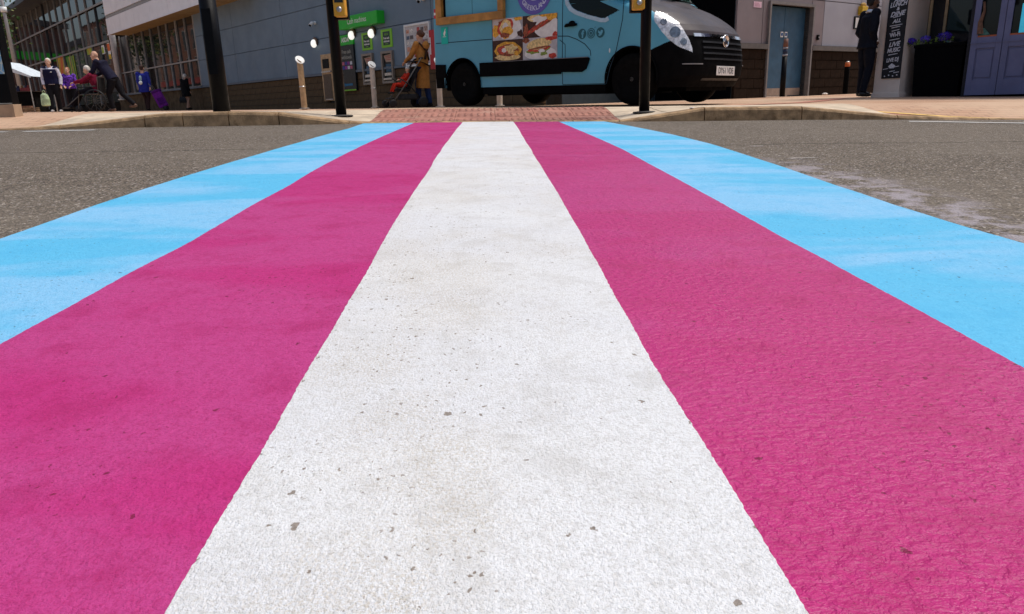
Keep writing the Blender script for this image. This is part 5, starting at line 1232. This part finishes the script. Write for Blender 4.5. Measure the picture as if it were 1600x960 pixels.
# woman in purple
x, y, z = gp(117, 172.5, 26.8)
person((x, y, z), face_to(.1, -1), 1.50, 'woman in a violet and pink jacket beside the tracksuit man', M_SKIN, dict(wrl=(-.07, .14, .57), ell=(-.15, .03, .64), wrr=(.07, .14, .57), elr=(.15, .03, .64)),
       pm('cloth_violet', (.12, .03, .36), .85, .9, 22, .15, 120), DKT, (HR('auburn', (.25, .10, .05)), 'short'), CL('shoe_dark', (.01, .01, .012), .5), None, fat=1.2)
# wheelchair, its rider and the man who pushes it
x, y, z = gp(151, 174.5, 21.6); fc = face_to(-1, -.12)
wc = empty('wheelchair', (x, y, z), fc, 'black wheelchair pushed to the left with a footrest frame in front', 'wheelchair')
for s in (-1, 1):
    MB().lathe([(.27, -.018), (.30, -.015), (.30, .015), (.27, .018), (.27, -.018)], (s*.30, -.12, .30), 'x', 32, cap=False).build('rear_wheel', PB, wc, smooth=True)
    for k in range(6): a = k*math.pi/6; MB().cyl((s*.30, -.12+.27*math.cos(a), .3+.27*math.sin(a)), (s*.30, -.12-.27*math.cos(a), .3-.27*math.sin(a)), .004, n=5).build('spoke', PF, wc)
    MB().lathe([(.04, -.015), (.09, -.015), (.09, .015), (.04, .015)], (s*.24, .36, .09), 'x', 18).build('caster', PB, wc, smooth=True)
    MB().tube([(s*.25, .36, .09), (s*.25, .30, .46), (s*.25, -.22, .48), (s*.25, -.26, .92), (s*.25, -.40, .95)], .014, 8).build('frame_tube', PF, wc, smooth=True)
    MB().tube([(s*.26, .28, .46), (s*.26, .28, .66), (s*.26, -.2, .68)], .015, 8).build('armrest', PB, wc, smooth=True)
    MB().tube([(s*.2, .34, .42), (s*.2, .62, .2), (s*.2, .74, .14)], .013, 8).build('footrest_tube', PF, wc, smooth=True); MB().box(s*.16-.07, s*.16+.07, .62, .78, .11, .13).build('footplate', PF, wc)
MB().box(-.23, .23, -.22, .24, .46, .5).build('seat', PB, wc, bevel=.01); MB().box(-.23, .23, -.27, -.23, .5, .92).build('backrest', PB, wc, bevel=.01)
person((x, y, z-.02), fc, 1.56, 'white haired person in burgundy seated in the wheelchair', M_SKIN, dict(pel=(0, -.08, .37), waist=(0, -.08, .46), chest=(0, -.05, .57), neck=(0, .0, .655), head=(0, .045, .735), shl=(-.105, -.03, .635), shr=(.105, -.03, .635), ell=(-.14, .10, .55), elr=(.14, .10, .55), wrl=(-.11, .26, .52), wrr=(.11, .26, .52), hil=(-.055, -.05, .36), hir=(.055, -.05, .36), knl=(-.07, .22, .36), knr=(.07, .22, .36), anl=(-.07, .36, .125), anr=(.07, .36, .125)),
       CL('burgundy', (.16, .008, .03)), CL('blanket', (.008, .006, .010)), (HR('white', (.62, .58, .52)), 'short'), CL('shoe_dark', (.01, .01, .012), .5), None, fat=1.1, headtilt=-.3)
x, y, z = gp(184, 175, 21.8)
person((x, y, z), face_to(-1, .05), 1.76, 'bald man in a dark navy suit jacket leaning to push the wheelchair', M_SKIN, dict(pel=(0, -.02, .50), waist=(0, .04, .59), chest=(0, .11, .70), neck=(0, .185, .785), head=(0, .225, .865), shl=(-.11, .15, .765), shr=(.11, .15, .765), ell=(-.13, .22, .62), elr=(.13, .22, .62), wrl=(-.12, .33, .56), wrr=(.12, .33, .56), hil=(-.052, -.02, .49), hir=(.052, -.02, .49), knl=(-.055, .06, .27), anl=(-.055, .03, .045), knr=(.055, -.10, .27), anr=(.055, -.27, .10)),
       CL('navy_jacket', (.012, .012, .03)), DKT, None, pm('brown_leather', (.12, .07, .05), .5), None, fat=1.1)
# person in blue with a purple trolley bag
x, y, z = gp(231, 171.5, 29.0)
def bx_(e, j, h, hp):
    MB().ell(j['chest']+V(-.0, -.17, -.06), (.05, .05, .11), 10, 8).build('scarf', CL('pale_scarf', (.35, .5, .58)), e, smooth=True); MB().ell(j['waist']+V(.0, -.2, -.02), (.07, .05, .07), 10, 8).build('white_pouch', M_WHT, e, smooth=True)
person((x, y, z), face_to(.1, 1), 1.66, 'person in a royal blue coat walking away by the store windows', M_SKIN, dict(anl=(-.05, .09, .06), knl=(-.05, .08, .29), anr=(.05, -.06, .045), wrr=(.17, -.06, .5), elr=(.155, -.03, .635)),
       CL('royal_blue', (.02, .03, .26)), CL('dark_legs', (.03, .015, .015)), (HR('dark_brown', (.05, .02, .012)), 'short'), CL('shoe_dark', (.01, .01, .012), .5), bx_, coat=.35, fat=1.2)
x, y, z = gp(253, 171.5, 29.0)
tb = empty('shopping_trolley', (x, y, z), R(10), 'purple wheeled shopping trolley pulled by the person in blue', 'trolley bag')
PU = CL('trolley_purple', (.16, .02, .26)); A_ = (-.35, 0, .94)
MB().obox((.0, 0, .40), ((1, 0, .37), (0, 1, 0), A_), (.16, .14, .30)).build('bag', PU, tb, bevel=.04); MB().obox((-.1, -.0, .70), ((1, 0, .37), (0, 1, 0), A_), (.165, .15, .05)).build('flap', CL('trolley_dark', (.08, .01, .15)), tb, bevel=.02)
MB().obox((.05, -.15, .35), ((1, 0, .37), (0, 1, 0), A_), (.11, .02, .12)).build('pocket', CL('trolley_dark', (.08, .01, .15)), tb, bevel=.01)
for s in (-1, 1):
    MB().lathe([(.03, -.02), (.08, -.015), (.08, .015), (.03, .02)], (.16, s*.15, .08), 'y', 18).build('wheel', PB, tb, smooth=True); MB().tube([(.12, s*.12, .1), (-.2, s*.12, .85), (-.32, s*.1, .98)], .012, 8).build('handle_tube', PF, tb, smooth=True)
MB().tube([(-.32, -.1, .98), (-.34, 0, .99), (-.32, .1, .98)], .016, 8).build('grip', PB, tb, smooth=True)
# white haired woman in black
x, y, z = gp(294, 170.5, 31.5); BLKC = CL('black_coat', (.006, .006, .007))
person((x, y, z), face_to(.5, 1), 1.46, 'white haired woman in a black coat walking away from the camera', M_SKIN, dict(head=(0, .06, .905), neck=(0, .03, .825), anl=(-.05, .10, .06), knl=(-.05, .08, .29), anr=(.05, -.06, .045), wrl=(-.15, .02, .47)),
       BLKC, None, (HR('white', (.62, .58, .52)), 'short'), CL('shoe_dark', (.01, .01, .012), .5), None, coat=.5, fat=1.25)
x, y, z = gp(287, 165, 31.3); hb = empty('handbag', (x, y, z+.28), R(20), 'black handbag carried by the white haired woman in black', 'bag')
m = MB(); m.rings([[(-.13, -.05, 0), (.13, -.05, 0), (.13, .05, 0), (-.13, .05, 0)], [(-.14, -.06, .12), (.14, -.06, .12), (.14, .06, .12), (-.14, .06, .12)], [(-.1, -.02, .24), (.1, -.02, .24), (.1, .02, .24), (-.1, .02, .24)]]); m.build('pouch', PB, hb, bevel=.015); MB().tube([(-.07, 0, .22), (-.05, 0, .36), (.05, 0, .36), (.07, 0, .22)], .01, 6).build('strap', PB, hb, smooth=True)

# ------------------------------------------------------------------ planter with flowers in the shop recess
ps0, ps1 = WS.q(1426, 100, -.15)[0], WS.q(1503, 110, -.15)[0]
pz = WS.ground((ps0+ps1)/2, .3)
e = empty('planter', WS.w((ps0+ps1)/2, .35, pz), WS.rz, 'tall black planter box in the shop recess', 'planter')
hw = (ps1-ps0)/2; ph = WS.q(1445, 70, -.15)[1]-pz
m = MB(); m.rings([[(-hw*.9, -.17, -.02), (hw*.9, -.17, -.02), (hw*.9, .17, -.02), (-hw*.9, .17, -.02)], [(-hw, -.2, ph), (hw, -.2, ph), (hw, .2, ph), (-hw, .2, ph)]]); m.build('box', pm('planter_black', (.003, .003, .004), .8, spec=.05), e, bevel=.01)
MB().box(-hw-.012, hw+.012, -.212, .212, ph-.05, ph+.0).build('rim', _mc['planter_black'], e, bevel=.006); MB().box(-hw+.03, hw-.03, -.17, .17, ph-.0, ph+.012).build('soil', pm('soil', (.02, .013, .008), .95), e)
FL = [pm('petal_violet', (.055, .02, .40), .6, .4, 30), pm('petal_blue', (.09, .05, .50), .6, .3, 30)]
for i, px in enumerate((1424, 1446, 1476)):
    s_, z_ = WS.q(px, 62-.05*(px-1424), -.2)
    q = empty('flower_clump', WS.w(s_, .2, pz+ph+.012), WS.rz, ['violet blue flower clump at the left end of the black planter', 'small violet flower clump in the middle of the planter', 'largest violet blue flower clump at the right of the planter'][i], 'flowers', 'planter flowers')
    rr = (.075, .08, .105)[i]; zc = .06+.02*i
    vs = []; fs = []; vs2 = []; fs2 = []
    for k in range(420):
        a = unit(rng.normal(0, 1, 3)); p = V(0, 0, zc)+a*rr*V(1.15, 1, .75)*rng.uniform(.7, 1.05); t1 = unit(np.cross(a, rng.normal(0, 1, 3))); t2 = np.cross(a, t1); sz = rng.uniform(.006, .013)
        o = len(vs); vs += [p-t1*sz, p-t2*sz, p+t1*sz, p+t2*sz]; fs.append((o, o+1, o+2, o+3))
    for k in range(110):
        a = rng.uniform(0, 6.28); p = V(math.cos(a)*rr*1.1, math.sin(a)*rr*.9, zc-.05+rng.uniform(-.03, .04)); t1 = unit(V(math.cos(a), math.sin(a), rng.uniform(-.5, .8))); t2 = unit(np.cross(t1, rng.normal(0, 1, 3))); sz = rng.uniform(.02, .04)
        o = len(vs2); vs2 += [p, p+t1*sz*.5+t2*sz*.3, p+t1*sz, p+t1*sz*.5-t2*sz*.3]; fs2.append((o, o+1, o+2, o+3))
    MB().add(vs, fs).build('petals', FL[i % 2], q); MB().add(vs2, fs2).build('leaves', pm('planter_leaf', (.12, .2, .03), .6, .3, 20), q)
    MB().tube([(0, 0, -.012), (.01, 0, zc)], .008, 6).build('stem', pm('planter_leaf', (.12, .2, .03)), q)

# ------------------------------------------------------------------ litter and covers
for px, py, Y, sz, l in ((1081, 166, 7.03, .018, 'tiny white litter scrap on the right kerb'), (1289, 147, 15.6, .05, 'crumpled pale paper cup by the dark stone base')):
    x, y, z = gp(px, py, Y); e = MB().ell((0, 0, sz*.4), (sz*1.3, sz, sz*.5), 8, 6).build('litter', pm('litter_pale', (.7, .62, .55), .7, .3, 60), smooth=False, loc=(x, y, z+.003)); tag(e, l, 'litter')
x, y, z = gp(640, 169.2, 8.3); e = MB().box(-.09, .09, -.06, .06, -.02, .006).build('access_cover', pm('iron_cover', (.03, .028, .026), .7), bevel=.003, loc=(x, y, z)); tag(e, 'small dark iron cover at the back of the tactile ramp', 'cover')
